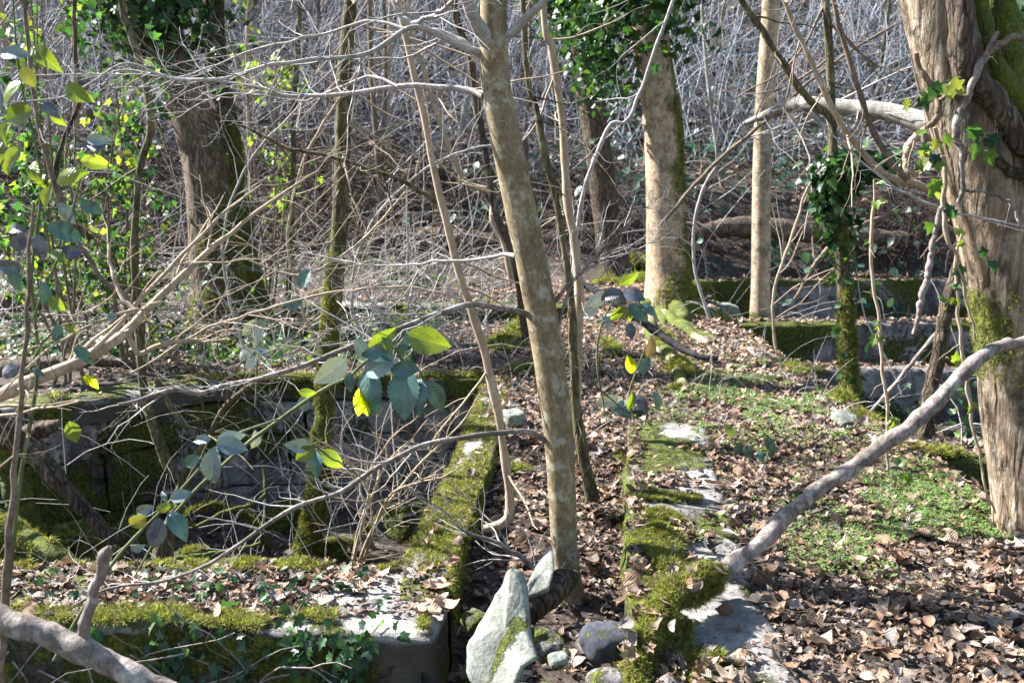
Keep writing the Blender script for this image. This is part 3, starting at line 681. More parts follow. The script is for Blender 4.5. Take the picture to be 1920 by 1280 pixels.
# mossy patches further along the path and on the edge walls
for (px, py, rx, ry, h, nn_) in ((970, 860, .09, .09, .03, 900), (1150, 660, .10, .5, .03, 2600), (955, 650, .22, .4, .10, 3600), (980, 700, .15, .2, .05, 1500), (985, 620, .2, .3, .08, 2000), (1275, 735, .09, .12, .05, 900), (1245, 655, .1, .4, .12, 2200), (1275, 700, .12, .3, .08, 1800),
                                 (1620, 800, .1, .2, .04, 900), (1580, 765, .08, .2, .07, 1200), (1495, 705, .08, .25, .03, 800), (780, 605, .35, .2, .06, 1500), (870, 600, .35, .2, .05, 1500), (1440, 612, .5, .12, .02, 900), (1440, 640, .1, .3, .02, 500),
                                 (110, 1020, .5, .25, .14, 6500), (1140, 575, .2, .4, .05, 1000), (1195, 545, .3, .3, .12, 1500), (1200, 575, .3, .3, .10, 1500), (1740, 850, .2, .12, .02, 900), (1800, 868, .2, .08, .02, 900), (170, 760, .5, .3, .08, 2600), (880, 1145, .04, .05, .02, 700)):
    zf_ = 0. if px != 110 else -.9
    g = G(px, py, zf_); d = g[1]; cushion(mb, g[0], g[1], rx, ry, h, surf, nn_, (.004 * d, .008 * d) if d > 4.5 else (.012, .022))
tag(mb.build("moss", M['moss'], origin=(0, 4, 0)), "yellow-green moss cushions on wall tops, kerb edge and ground", "moss", kind='stuff')

# ------------------------------------------------------------------ small herbs on the path
mb = MB()
def herbs(px, py, rx, ry, n, size):
    g = G(px, py, 0); x = g[0] + rng.normal(0, rx, n); y = g[1] + rng.normal(0, ry, n)
    k = fbm(x * 3, y * 3, 7., 3) > -.12; x, y = x[k], y[k]; k = (x < PE) & (x > .6); x, y = x[k], y[k]; n = len(x)
    c = np.array([.17, .25, .085]) * rng.uniform(.6, 1.5, (n, 1)) + rng.uniform(0, .03, (n, 3)) * [1, 1, .5]
    t = rng.integers(0, 4, n); s_ = rng.uniform(*size, n); r = rotm(rng.normal(0, .2, n), rng.normal(0, .2, n), rng.uniform(0, 6.3, n)); p = np.column_stack([x, y, surf(x, y) + .02])
    for i in range(4):
        if (t == i).any(): inst(mb, HERB[i], p[t == i], r[t == i], s_[t == i], c[t == i])
herbs(1680, 950, .26, .28, 1700, (.015, .03)); herbs(1780, 930, .2, .25, 1200, (.015, .03)); herbs(1560, 1040, .22, .22, 800, (.014, .026)); herbs(1740, 1020, .25, .2, 700, (.014, .026))
herbs(1400, 730, .45, .6, 1900, (.02, .04)); herbs(1500, 790, .4, .4, 1100, (.018, .035)); herbs(1380, 790, .4, .4, 500, (.018, .035)); herbs(1850, 1000, .15, .3, 600, (.015, .028)); herbs(1460, 845, .4, .3, 220, (.015, .03))
tag(mb.build("ground_herbs", M['herb'], origin=(1.5, 5, 0)), "low bright green herbs growing through the leaves on the path", "ground cover", kind='stuff')

# ------------------------------------------------------------------ trunks
def tmoss(z0, h, side=0., nz=3., b=0., s_=1.):
    """where moss grows on a trunk: low down, on one side (+x when side>0) and in noisy patches"""
    def f(V, D):
        m = b + s_ * np.exp(-np.clip(V[:, 2] - z0, 0, 9) / h) + side * D[:, 0] + .5 * fbm(V[:, 0] * nz, V[:, 1] * nz, V[:, 2] * nz, 3)
        m = np.clip(m, 0, 1); return np.column_stack([m, m, m])
    return f
def trunk(root, pts, Y0, mat, Y1=None, K=90, S=24, bump=.09, bs=9., mf=None, name='trunk', wig=.0, flare=0., col_=(0, 0, 0)):
    Pt, R = pxpath(pts, Y0, Y1, K, wig)
    if flare:   # roots swell at the foot
        zz = Pt[:, 2] - Pt[:, 2].min(); R = R * (1 + flare * np.exp(-zz / .22))
    mb = MB(); tubes(mb, Pt, R, S, mf if mf else col_, bump, bs)
    o = mb.build(name, mat, root); return Pt, R, o
def roots(root, foot, n, L, r, mat, mf=None, a0=0., spread=2 * pi, drop=.0):
    for i in range(n):
        a = a0 + spread * i / n + random.uniform(-.25, .25); l = random.uniform(*L); q = []
        for k in range(9):
            t = k / 8; a += random.uniform(-.18, .18); x = foot[0] + cos(a) * l * t; y = foot[1] + sin(a) * l * t
            q.append([x, y, float(terr(x, y)) + .22 * math.exp(-t * 7) + .03 - .05 * t, r * (1 - .8 * t) * random.uniform(.85, 1.15)])
        s_ = smooth_path(q, 30); mb = MB(); tubes(mb, s_[:, :3], s_[:, 3], 12, mf if mf else (.7, .7, .7), .22, 12.); mb.build("root", mat, root)
def leaves_on(mb, pts, size, tpl, colf, nrm=None, spread=.0, droop=.6):
    """leaves hanging at points, facing outward"""
    n = len(pts); v = rng.normal(size=(n, 3)) if nrm is None else nrm + rng.normal(0, .5, (n, 3))
    v /= np.linalg.norm(v, axis=1, keepdims=True); d = rng.normal(0, .6, (n, 3)); d[:, 2] -= droop; d -= v * (d * v).sum(1, keepdims=True)
    r = frame(d, v); t = rng.integers(0, len(tpl), n); s_ = rng.uniform(size[0], size[1], n); c = colf(n)
    p = pts + rng.normal(0, 1, (n, 3)) * spread
    for k in range(len(tpl)):
        if (t == k).any(): inst(mb, tpl[k], p[t == k], r[t == k], s_[t == k], c[t == k])
def ivyc(n):
    a = np.array([[.018, .055, .022], [.03, .085, .03], [.05, .12, .035], [.09, .18, .03]]); return a[rng.choice(4, n, p=[.35, .35, .2, .1])] * rng.uniform(.7, 1.3, (n, 1))
def brightc(n):
    a = np.array([[.12, .20, .03], [.18, .25, .04], [.06, .13, .03], [.20, .22, .05]]); return a[rng.choice(4, n)] * rng.uniform(.7, 1.2, (n, 1))
def ivycloud(mb, path, rad, n, size, tpl=None, stick=1.0, cf=ivyc, power=1.):
    """ivy leaves over a volume round a centre line (K,3)"""
    k = rng.integers(0, len(path) - 1, n); t = rng.uniform(0, 1, (n, 1)); p = path[k] * (1 - t) + path[k + 1] * t
    v = rng.normal(size=(n, 3)); v /= np.linalg.norm(v, axis=1, keepdims=True)
    cl = fbm(p[:, 0] * 2.2 + v[:, 0] * 1.3, p[:, 1] * 2 + v[:, 1] * 1.3, p[:, 2] * 2.2 + v[:, 2] * 1.3, 3)
    q = rng.uniform(.25, 1, (n, 1)) ** power * rad * (1 + 1.1 * cl[:, None])
    keep = cl > -.28; leaves_on(mb, (p + v * q * [1, 1, .9])[keep], size, tpl or IVY, cf, v[keep])

def sl(Pt, Y, ya, yb, dx=0.):
    z0, z1 = P(960, yb, Y)[2], P(960, ya, Y)[2]; q = Pt[(Pt[:, 2] > z0) & (Pt[:, 2] < z1)]; return q + [dx, 0, 0]
def crown(root, Pt, R, n, L, mat, S=4, level=1, K=8, name='branches', nsub=5, up=.5, t0=.1, **kw):
    out = sprout(Pt, R, n, L, (.5, 1.15), level, None, K, .8, t0, .22, .4, up, nsub); mb = MB(); add_twigs(mb, out, S); return mb.build(name, mat, root)

def fuzz(root, Pt, R, n, size, zlo, zhi, side=(1, 0), amt=.0, freq=3., name='moss', horiz=False):
    """moss fibres standing on a trunk between two heights, in ragged patches"""
    k = rng.integers(1, len(Pt) - 1, n); a = rng.uniform(0, 2 * pi, n); t = rng.uniform(0, 1, (n, 1)); p = Pt[k] * (1 - t) + Pt[k - 1] * t
    d = np.column_stack([np.cos(a), np.sin(a), np.zeros(n)]) if not horiz else np.column_stack([np.zeros(n), np.cos(a), np.abs(np.sin(a))])
    q = p + d * R[k][:, None]
    m = fbm(q[:, 0] * freq, q[:, 1] * freq, q[:, 2] * freq, 3) + amt + .3 * (d[:, 0] * side[0] + d[:, 1] * side[1]) + .5 * sst(zlo + (zhi - zlo) * .35, zlo, q[:, 2])
    kp = (m > 0) & (q[:, 2] > zlo) & (q[:, 2] < zhi); mb = MB(); d[:, 2] += .2
    moss_on(mb, (q + d * .0)[kp], d[kp], size); return mb.build(name, M['moss'], root)
# --- A: the smooth sapling in the foreground
foot = G(1083, 1168, -.33)
A = thing("sapling", "smooth grey-brown sapling leaning left in the foreground trough, one moss tuft at mid-height", "tree", foot)
Ya = foot[1]
def amoss(V, D):
    m = .9 * np.exp(-(V[:, 2] + .33) / .05) + .30 * np.clip(-D[:, 0], 0, 1) + .12 * fbm(V[:, 0] * 9, V[:, 1] * 9, V[:, 2] * 9, 3); m = np.clip(m, 0, .95); return np.column_stack([m, m, m])
Pt, R, _ = trunk(A, [(1060, -1900, 16), (985, -900, 34), (935, -300, 46), (926, -60, 49), (926, 60, 51), (928, 140, 55), (936, 200, 56), (957, 300, 59), (978, 400, 60), (998, 500, 60), (1018, 600, 60), (1033, 700, 58), (1046, 800, 56), (1053, 900, 53), (1057, 1000, 50), (1064, 1080, 50), (1073, 1130, 56), (1080, 1165, 68), (1084, 1195, 92)], Ya, M['sapling'], None, 150, 28, .09, 11., amoss)
ABR = [  # main limbs : photo points and widths
    ([(915, 125, 24), (895, 110, 17), (860, 75, 14), (800, 55, 13), (762, 40, 11), (745, 20, 8), (700, -60, 5)], .0, .15),
    ([(922, 95, 34), (905, 60, 30), (880, 20, 22), (850, -60, 18), (780, -220, 12), (700, -400, 6)], 0, -.25),
    ([(935, 85, 20), (965, 55, 18), (1000, 22, 15), (1030, -10, 13), (1120, -110, 10), (1230, -300, 5)], 0, -.2),
    ([(905, 180, 15), (880, 170, 13), (820, 162, 11), (745, 164, 10), (640, 176, 8), (560, 181, 7), (480, 165, 5), (380, 150, 4), (250, 140, 3), (60, 140, 2)], 0, .35),
    ([(745, 164, 7), (712, 146, 6), (690, 145, 6), (640, 162, 5), (560, 190, 4), (430, 175, 3), (330, 220, 2)], .10, .35),
    ([(900, 100, 15), (860, 85, 12), (815, 60, 11), (765, 55, 10), (700, 95, 9), (640, 108, 8), (520, 120, 7), (420, 150, 7), (330, 148, 6), (230, 120, 4), (130, 180, 4), (20, 190, 3)], 0, .0 - .5),
    ([(760, 55, 7), (700, 40, 6), (600, 65, 5), (480, 95, 4), (380, 130, 3), (280, 170, 2)], -.15, .2),
    ([(770, 45, 8), (815, 28, 9), (850, 2, 8), (880, -60, 7)], -.1, -.3),
    ([(1003, 603, 14), (985, 588, 12), (940, 578, 11), (880, 572, 11), (840, 582, 11), (790, 598, 10), (740, 622, 11), (660, 650, 10), (560, 690, 9), (430, 720, 9), (370, 738, 9), (330, 730, 9), (270, 748, 9), (220, 757, 6)], 0, -.7),
    ([(840, 582, 5), (790, 590, 4), (700, 592, 4), (620, 620, 3), (520, 680, 2)], -.1, .25),
    ([(1030, 832, 12), (1010, 818, 11), (980, 808, 10), (930, 812, 10), (860, 822, 10), (800, 832, 10), (740, 858, 10), (640, 920, 9), (560, 950, 8), (500, 985, 8), (450, 1020, 7), (380, 1060, 7), (300, 1090, 6), (200, 1105, 5), (90, 1165, 4)], 0, -.6),
    ([(965, 480, 10), (940, 477, 7), (900, 487, 6), (820, 490, 5), (740, 500, 4), (650, 490, 3), (560, 470, 2)], .02, .35),
    ([(1040, 565, 9), (1065, 535, 7), (1110, 490, 6), (1150, 450, 4), (1190, 400, 3), (1215, 385, 2)], 0, -.2),
    ([(1045, 620, 8), (1060, 560, 5), (1080, 520, 4), (1140, 480, 3), (1170, 460, 2)], 0, -.1),
    ([(1060, 1050, 7), (1040, 1100, 9), (985, 1050, 9), (935, 1020, 8), (880, 1000, 6), (820, 950, 4), (770, 920, 3)], -.05, -.1),
]
for pts, d0, d1 in ABR:
    Pb, Rb = pxpath(pts, Ya + d0, Ya + d1, 60, .006)
    mb = MB(); tubes(mb, Pb, Rb, 10, (0, 0, 0), .12, 60.)
    L = np.linalg.norm(np.diff(Pb, axis=0), axis=1).sum()
    out = sprout(Pb, Rb, int(8 + L * 9), (.12, .48), (.5, 1.1), 1, None, 8, .6, .25, .30, .45, .1, 4); bo = mb.build("branch", M['twig'] if pts[0][1] < 500 else M['mauve'], A)
    mb = MB(); add_twigs(mb, out, 4); mb.build("twigs", M['twig'], bo)
fuzz(A, Pt, R, 3000, (.006, .014), -.4, -.22, (.3, -.3), .25, 10.)
crown(A, Pt[:35], R[:35], 10, (.5, 1.5), M['twig'], 4, 1)
mb = MB(); n = 500; pc = P(1006, 537, Ya - .04); d = rng.normal(0, .018, (n, 3)); d[:, 2] *= 1.1; d[:, 1] = np.abs(d[:, 0]) * .6; moss_on(mb, pc + d - [0.0, .012, 0], np.tile([0., -1, -.1], (n, 1)) + rng.normal(0, .3, (n, 3)), (.006, .013)); mb.build("moss_tuft", M['moss'], A)
# surface roots at its foot
for pts in ([(1085, 1160, 24), (1110, 1168, 16), (1150, 1170, 15), (1190, 1172, 12)], [(1090, 1175, 18), (1110, 1205, 11), (1150, 1250, 9), (1175, 1290, 8)]):
    Pb, Rb = pxpath(pts, Ya - .02, Ya - .12, 30); mb = MB(); tubes(mb, Pb, Rb, 12, (0, 0, 0), .15, 40.); mb.build("root", M['mauve'], A)

# --- B: slim mossy stem rising out of the left basin
foot = P(563, 1075, 6.5)
B = thing("mossy_tree", "slender mossy tree trunk rising from the floor of the left basin", "tree", foot)
Pt, R, _ = trunk(B, [(700, -1100, 12), (672, -400, 20), (660, -50, 24), (652, 60, 26), (645, 160, 28), (642, 300, 30), (637, 420, 31), (627, 540, 33), (618, 650, 34), (609, 760, 36), (602, 860, 38), (592, 940, 40), (580, 1010, 44), (566, 1085, 62)], 6.5, M['mossy'], 6.6, 150, 20, .16, 16., tmoss(-1, 1.2, -.15, 4, .28))
crown(B, Pt[:45], R[:45], 10, (.8, 2.), M['twig'], 4, 1)
out = sprout(Pt[40:110], R[40:110], 32, (.4, 1.1), (.7, 1.3), 1, None, 8, .8, .1, .22, .25, .1, 3); mb = MB(); add_twigs(mb, out); mb.build("twigs", M['pale'], B)
fuzz(B, Pt, R, 26000, (.012, .03), -1.2, 1.1, (-.6, -.4), .12)

# --- C: big double trunk with ivy, left
foot = P(425, 650, 9.8)
C_ = thing("ivy_tree", "big brown furrowed trunk on the left with ivy hanging round its top", "tree", foot)
Pt, R, _ = trunk(C_, [(150, -900, 40), (215, -350, 62), (255, -60, 74), (285, 30, 72), (322, 110, 76), (354, 200, 78), (378, 290, 78), (392, 380, 80), (402, 470, 88), (412, 560, 104), (425, 625, 140), (430, 665, 175)], 9.8, M['brown'], None, 130, 30, .12, 5., tmoss(foot[2], .55, .35, 2.5, .02, .75))
crown(C_, Pt[:45], R[:45], 12, (1.2, 3.2), M['twigd'], 4, 1)
fuzz(C_, Pt, R, 12000, (.03, .055), foot[2] - .1, foot[2] + 1.1, (1, -.4), -.02)
roots(C_, (foot[0], foot[1]), 6, (.5, 1.1), .12, M['rough'])
mb = MB(); ivycloud(mb, sl(Pt, 9.8, -120, 60), .85, 2200, (.06, .11)); ivycloud(mb, sl(Pt, 9.8, 0, 130), .42, 500, (.06, .10)); ivycloud(mb, sl(Pt, 9.8, 520, 660), .36, 260, (.05, .09)); mb.build("ivy", M['ivy'], C_)
foot = P(468, 650, 10.4)
D_ = thing("mossy_twin_tree", "darker moss-covered trunk standing just right of the big ivy trunk", "tree", foot)
Pt, R, _ = trunk(D_, [(395, -900, 26), (400, -300, 36), (398, 0, 42), (402, 100, 42), (415, 190, 44), (430, 280, 48), (440, 380, 56), (450, 480, 64), (462, 570, 84), (470, 660, 120)], 10.4, M['rough'], None, 110, 24, .18, 6., tmoss(foot[2], 1.6, .15, 2.5, .3, .4))
fuzz(D_, Pt, R, 9000, (.02, .04), foot[2] - .1, foot[2] + 2.2, (.8, -.2), -.08)
crown(D_, Pt[:40], R[:40], 8, (1.0, 2.6), M['twigd'], 4, 1)

# --- E: dark trunk with bright left edge
foot = P(1155, 545, 13.6)
E_ = thing("dark_tree", "leaning dark brown trunk left of the banded beech, ivy in its upper part", "tree", foot)
PtE, R, _ = trunk(E_, [(960, -900, 30), (1030, -300, 44), (1075, 0, 52), (1095, 100, 52), (1108, 190, 52), (1120, 270, 50), (1132, 360, 50), (1142, 440, 53), (1152, 500, 62), (1158, 555, 90)], 13.6, M['rough'], None, 110, 24, .12, 6., tmoss(foot[2], .35, .0, 2.5, 0, .8))
crown(E_, PtE[:40], R[:40], 12, (1.2, 3.2), M['twigd'], 4, 1)
mb = MB(); ivycloud(mb, sl(PtE, 13.6, -120, 40), .75, 1500, (.08, .14)); ivycloud(mb, sl(PtE, 13.6, 20, 170), .38, 260, (.07, .12)); mb.build("ivy", M['ivy'], E_)
# --- F: banded beech
foot = P(1258, 605, 10.7)
F_ = thing("beech_tree", "stout pale beech trunk with dark bands and a wide mossy foot, centre right", "tree", foot)
PtF, R, _ = trunk(F_, [(1130, -1000, 40), (1165, -400, 54), (1200, -60, 66), (1218, 60, 68), (1233, 160, 68), (1243, 260, 70), (1247, 360, 70), (1249, 450, 73), (1252, 520, 82), (1256, 570, 106), (1260, 615, 165)], 10.7, M['beech'], None, 140, 32, .05, 4., tmoss(foot[2], .32, .75, 3., -.12, 1.0))
fuzz(F_, PtF, R, 26000, (.02, .045), foot[2] - .1, foot[2] + 2.4, (1.4, -.3), -.30, 2.5, 'moss_sheet')
crown(F_, PtF[:45], R[:45], 12, (1.2, 3.4), M['twigd'], 4, 1)
roots(F_, (foot[0], foot[1]), 8, (.6, 1.3), .13, M['beech'], lambda V, D: np.full((len(V), 3), .85), -2.6, 4.4)
mb = MB(); ivycloud(mb, sl(PtF, 10.7, -150, 50), .75, 2000, (.07, .12)); ivycloud(mb, sl(PtF, 10.7, 0, 190, -.6), .42, 520, (.06, .10)); mb.build("ivy", M['ivy'], F_)
mb = MB(); n = 7000; a = rng.uniform(0, 2 * pi, n); h = np.abs(rng.normal(0, .2, n)); rr = .19 + .22 * np.exp(-h / .14); keep = (h < .16 + .45 * np.clip(np.cos(a), 0, 1) * rng.uniform(0, 1, n))
pp = np.column_stack([foot[0] + np.cos(a) * rr, foot[1] + np.sin(a) * rr, foot[2] + h - .04])[keep]; moss_on(mb, pp, np.column_stack([np.cos(a), np.sin(a), np.full(n, .3)])[keep], (.03, .055)); mb.build("moss", M['moss'], F_)
# mossy surface root snaking down the path
for pts, Y0, Y1 in (([(1215, 600, 26), (1225, 630, 28), (1245, 660, 26), (1262, 690, 24), (1275, 715, 22), (1285, 750, 16)], 10.2, 7.1), ([(1240, 610, 26), (1285, 635, 20), (1330, 650, 12)], 10.4, 9.2), ([(1220, 590, 22), (1165, 600, 18), (1115, 618, 12)], 10.7, 10.2)):
    Pb, Rb = pxpath(pts, Y0, Y1, 50); Pb[:, 2] = terr(Pb[:, 0], Pb[:, 1]) + .03; mb = MB(); tubes(mb, Pb, Rb, 12, lambda V, D: np.clip(np.column_stack([.62 + .8 * fbm(V[:, 0] * 3, V[:, 1] * 3, 0., 2)] * 3), 0, 1), .3, 10.); mb.build("root", M['beech'], F_)
# --- G: pale straight trunk
foot = P(1426, 592, 11.5)
G_ = thing("pale_tree", "slim straight pale trunk standing among the right-hand cross walls", "tree", foot)
Pt, R, _ = trunk(G_, [(1500, -1100, 18), (1462, -400, 28), (1448, -40, 33), (1443, 60, 34), (1436, 160, 34), (1430, 260, 33), (1428, 360, 34), (1427, 460, 35), (1426, 560, 37), (1426, 640, 46)], 11.5, M['beech'], None, 120, 24, .04, 5., tmoss(foot[2], .07, 0, 3, -.1, .8))
crown(G_, Pt[:45], R[:45], 18, (1., 2.8), M['twig'], 4, 1)
# --- H: ivy-hung mossy tree, right
foot = P(1605, 812, 7.0)
H_ = thing("ivy_mossy_tree", "thin mossy tree with ivy on its crooked arm, between the right-hand cross walls", "tree", foot)
Pt, R, _ = trunk(H_, [(1470, -700, 8), (1530, -200, 12), (1552, 50, 15), (1560, 220, 16), (1563, 320, 22), (1570, 400, 26), (1578, 500, 27), (1586, 600, 29), (1592, 700, 33), (1600, 770, 40), (1612, 820, 66)], 7.0, M['mossy'], None, 130, 18, .14, 14., tmoss(foot[2], .9, .3, 4, .05, .6))
Pb, Rb = pxpath([(1568, 360, 24), (1578, 335, 22), (1600, 318, 20), (1640, 308, 15), (1700, 315, 9)], 7.0, 6.9, 30); mb = MB(); tubes(mb, Pb, Rb, 12, (.4, .4, .4), .15, 20.); mb.build("arm", M['mossy'], H_)
fuzz(H_, Pt, R, 12000, (.014, .032), foot[2] - .1, foot[2] + 1.5, (1, -.2), .02)
crown(H_, Pt[:70], R[:70], 16, (.5, 1.4), M['twigd'], 4, 1)
mb = MB(); ivycloud(mb, Pb[:24], .17, 330, (.06, .10)); ivycloud(mb, sl(Pt, 7., 300, 470), .16, 300, (.05, .09)); ivycloud(mb, sl(Pt, 7., 450, 800), .13, 70, (.05, .08)); ivycloud(mb, sl(Pt, 7., 300, 420, -.1), .1, 80, (.05, .09)); mb.build("ivy", M['ivy'], H_)
# --- I: big right trunk
foot = P(1945, 1075, 4.3)
I_ = thing("big_tree", "big peeling trunk at the right edge, sunlit on its left, wound with thick vines", "tree", foot)
def imoss(V, D):
    m = .8 * np.exp(-((V[:, 2] - .93) / .16) ** 2) * np.clip(-D[:, 0] + .0, 0, 1) + .30 * np.clip(-D[:, 0] - .2, 0, 1) + .30 * fbm(V[:, 0] * 4, V[:, 1] * 4, V[:, 2] * 3, 3); m = np.clip(m, 0, .8); return np.column_stack([m, m, m])
PtI, RI, _ = trunk(I_, [(1500, -1600, 60), (1610, -800, 92), (1700, -300, 118), (1748, -40, 128), (1775, 80, 132), (1808, 200, 138), (1840, 300, 142), (1868, 400, 144), (1890, 500, 146), (1903, 600, 148), (1910, 680, 146), (1916, 760, 146), (1926, 850, 144), (1938, 960, 146), (1950, 1040, 165), (1955, 1090, 200)], 4.3, M['strip'], None, 220, 48, .11, 6., imoss)
fuzz(I_, PtI, RI, 26000, (.008, .02), .72, 1.12, (-1.2, -.2), -.02, 8.)
crown(I_, PtI[:60], RI[:60], 10, (1., 2.6), M['twigd'], 4, 1)
def onI(px, py, off):   # a place on the skin of the big trunk
    return P(px, py, 4.3 - off)
for nm, pts, off, mat, mm in (
        ("vine", [(1790, -60, 40), (1800, 20, 44), (1800, 90, 46), (1815, 140, 50), (1850, 175, 50), (1880, 215, 46), (1910, 260, 44), (1960, 310, 40)], .17, 'rough', .3),
        ("vine", [(1835, -40, 30), (1845, 60, 34), (1870, 130, 40), (1900, 180, 44), (1960, 260, 44)], .1, 'mossy', .85),
        ("vine", [(1870, -40, 50), (1885, 80, 60), (1905, 180, 60), (1960, 280, 50)], -.05, 'mossy', .95),
        ("vine", [(1868, 60, 8), (1850, 105, 13), (1832, 130, 15), (1815, 175, 14), (1800, 215, 16), (1790, 250, 15), (1803, 290, 13), (1802, 350, 10), (1795, 380, 8)], .22, 'mauve', .0),
        ("vine", [(1715, 100, 9), (1735, 150, 12), (1760, 185, 13), (1752, 230, 12), (1735, 245, 10), (1730, 300, 9)], .16, 'twigd', .0),
        ("vine", [(1760, 190, 8), (1800, 160, 8), (1830, 135, 7)], .2, 'twigd', .0),
        ("vine", [(1830, 120, 10), (1880, 80, 13), (1930, 65, 12)], .22, 'twigd', .3),
        ("vine", [(1845, 285, 10), (1870, 300, 16), (1900, 325, 20), (1950, 340, 22)], .18, 'rough', .4),
        ("vine", [(1750, 240, 8), (1770, 300, 8), (1768, 380, 9), (1775, 440, 9), (1790, 480, 5), (1812, 560, 5), (1828, 640, 4)], .1, 'pale', 0.),
        ("vine", [(1800, 355, 5), (1850, 362, 6), (1880, 372, 6), (1905, 400, 6), (1915, 440, 5)], .22, 'mauve', 0.),
        ("vine", [(1735, 240, 10), (1706, 270, 15), (1700, 310, 14), (1712, 330, 8)], .12, 'pale', .2)):
    Pb, Rb = pxpath(pts, 4.3 - off, None, 50, .008); mb = MB(); tubes(mb, Pb, Rb, 12, (mm,) * 3, .2, 25.)
    add_twigs(mb, sprout(Pb, Rb, 5, (.06, .22), (.5, 1.2), 1, None, 7, 1., .1, .35, .3, .0, 2)); mb.build(nm, M[mat], I_)
mb = MB()
for (px, py, s_, c) in ((1775, 160, .07, 1), (1745, 175, .06, 0), (1750, 160, .05, 0), (1765, 265, .05, 1), (1740, 262, .05, 1), (1735, 300, .06, 1), (1760, 300, .05, 0), (1755, 350, .07, 1), (1720, 270, .05, 1), (1830, 250, .07, 0), (1850, 275, .06, 0), (1855, 260, .05, 0), (1700, 200, .04, 1), (1850, 490, .05, 0), (1750, 420, .05, 0), (1790, 405, .05, 0), (1800, 560, .04, 1)):
    leaves_on(mb, P(px, py, 4.02)[None] + rng.normal(0, .012, (2, 3)), (s_, s_ * 1.2), IVY, (brightc if c else ivyc), np.array([[-.2, -1, .2]] * 2))
ivycloud(mb, np.array([P(1900, -40, 4.6), P(1915, 60, 4.6), P(1930, 160, 4.6)]), .22, 160, (.05, .08)); mb.build("ivy", M['bright'], I_)

# ------------------------------------------------------------------ leaning, fallen and slender wood
def stick(name, label, cat, pts, Y0, Y1, mat, ntw=0, tl=(.1, .4), K=60, S=10, bump=.15, bs=40., c=(0, 0, 0), wig=.005, group=None, lvl=1, lift=None, extra=(), tmat=None):
    Pb, Rb = pxpath(pts, Y0, Y1, K, wig); Rb = Rb * (1 + .13 * vn(np.arange(K) * .33, Y0 * 3.1, pts[0][0]) + .10 * vn(np.arange(K) * .9, Y0, pts[0][1]))
    parts = bool(extra)
    if parts:
        lo = Pb[np.argmin(Pb[:, 2])]; t = thing(name, label, cat, lo, group)
        mb = MB(); tubes(mb, Pb, Rb, S, c, bump, bs)
        if ntw: add_twigs(mb, sprout(Pb, Rb, ntw, tl, (.5, 1.1), lvl, None, 8, .8, .12, .28, .4, .1, 3))
        mb.build("stem", M[mat], t)
        for e in extra:
            mb = MB(); Pe, Re = pxpath(e[0], e[1], e[2], 30, wig); tubes(mb, Pe, Re, 8, (0, 0, 0), bump, bs)
            if ntw: add_twigs(mb, sprout(Pe, Re, max(ntw // 2, 2), tl, (.5, 1.1), lvl, None, 8, .8, .2, .3, .4, .1, 3))
            mb.build("branch", M[mat], t)
        return t, Pb, Rb
    mb = MB(); tubes(mb, Pb, Rb, S, c, bump, bs)
    if ntw: add_twigs(mb, sprout(Pb, Rb, ntw, tl, (.5, 1.1), lvl, None, 8, .8, .12, .28, .4, .1, 3))
    return tag(mb.build(name, M[mat]), label, cat, group), Pb, Rb
def dmoss(V, D):
    m = np.clip(1.4 * sst(.10, -.02, V[:, 2]) + .2 * fbm(V[:, 0] * 9, V[:, 1] * 9, 0.), 0, 1); return np.column_stack([m, m, m])
t, Pb, Rb = stick("fallen_branch", "thick bare mauve-brown branch propped diagonally across the leafy path", "branch",
      [(1322, 1092, 32), (1345, 1075, 33), (1380, 1052, 33), (1430, 1012, 32), (1480, 962, 31), (1530, 922, 30), (1590, 880, 29), (1650, 838, 28), (1710, 795, 28), (1765, 742, 26), (1810, 695, 25), (1845, 664, 24), (1880, 648, 23), (1930, 635, 21), (2100, 560, 16)], 3.55, 4.0, 'mauve', 0, K=120, S=20, bump=.13, bs=14., c=dmoss)
# mossy fallen limb that it springs from
t, Pb, Rb = stick("mossy_limb", "moss-wrapped rotten limb lying over the kerb at the foot of the bare diagonal branch", "log",
      [(1342, 1080, 32), (1295, 1094, 36), (1255, 1122, 32), (1222, 1160, 36), (1205, 1205, 28), (1195, 1300, 32)], 3.5, 2.9, 'mossy', 0, K=60, S=20, bump=.5, bs=14., c=(.8,) * 3)
mb = MB(); n = 22000; k = rng.integers(0, len(Pb), n); a = rng.uniform(0, 2 * pi, n); cl = fbm(k * .22, np.cos(a) * 1.5, np.sin(a) * 1.5, 3); kp = cl > -.06 - .1 * rng.uniform(0, 1, n); k, a, cl = k[kp], a[kp], cl[kp]; n = len(k); d = np.column_stack([np.cos(a) * .75, -np.abs(np.sin(a)) * .4 + .1, np.sin(a)])
T = np.gradient(Pb, axis=0)[k]; T /= np.linalg.norm(T, axis=1, keepdims=True); d -= T * (d * T).sum(1, keepdims=True); d /= np.linalg.norm(d, axis=1, keepdims=True)
moss_on(mb, Pb[k] + T * rng.uniform(-.02, .02, (n, 1)) + d * Rb[k][:, None] * (.95 + 1.7 * np.clip(cl, -.1, 1) + .25 * (d[:, 2] < -.3) * rng.uniform(0, 2.2, n))[:, None], d + [0, 0, -.15], (.007, .026))
o = mb.build("moss", M['moss']); o.parent = t; o.location = o.location - t.location
mb = MB(); n = 46; k = rng.integers(3, len(Pb) - 1, n); pq = Pb[k] + np.column_stack([rng.normal(0, .05, n), rng.normal(0, .04, n), Rb[k] + .012]); tt = rng.integers(0, 16, n)
for i in range(n): inst(mb, DEAD[tt[i]], pq[i:i + 1], rotm(rng.normal(0, .5, 1), rng.normal(0, .5, 1), rng.uniform(0, 6, 1)), random.uniform(.03, .075), dcol(1))
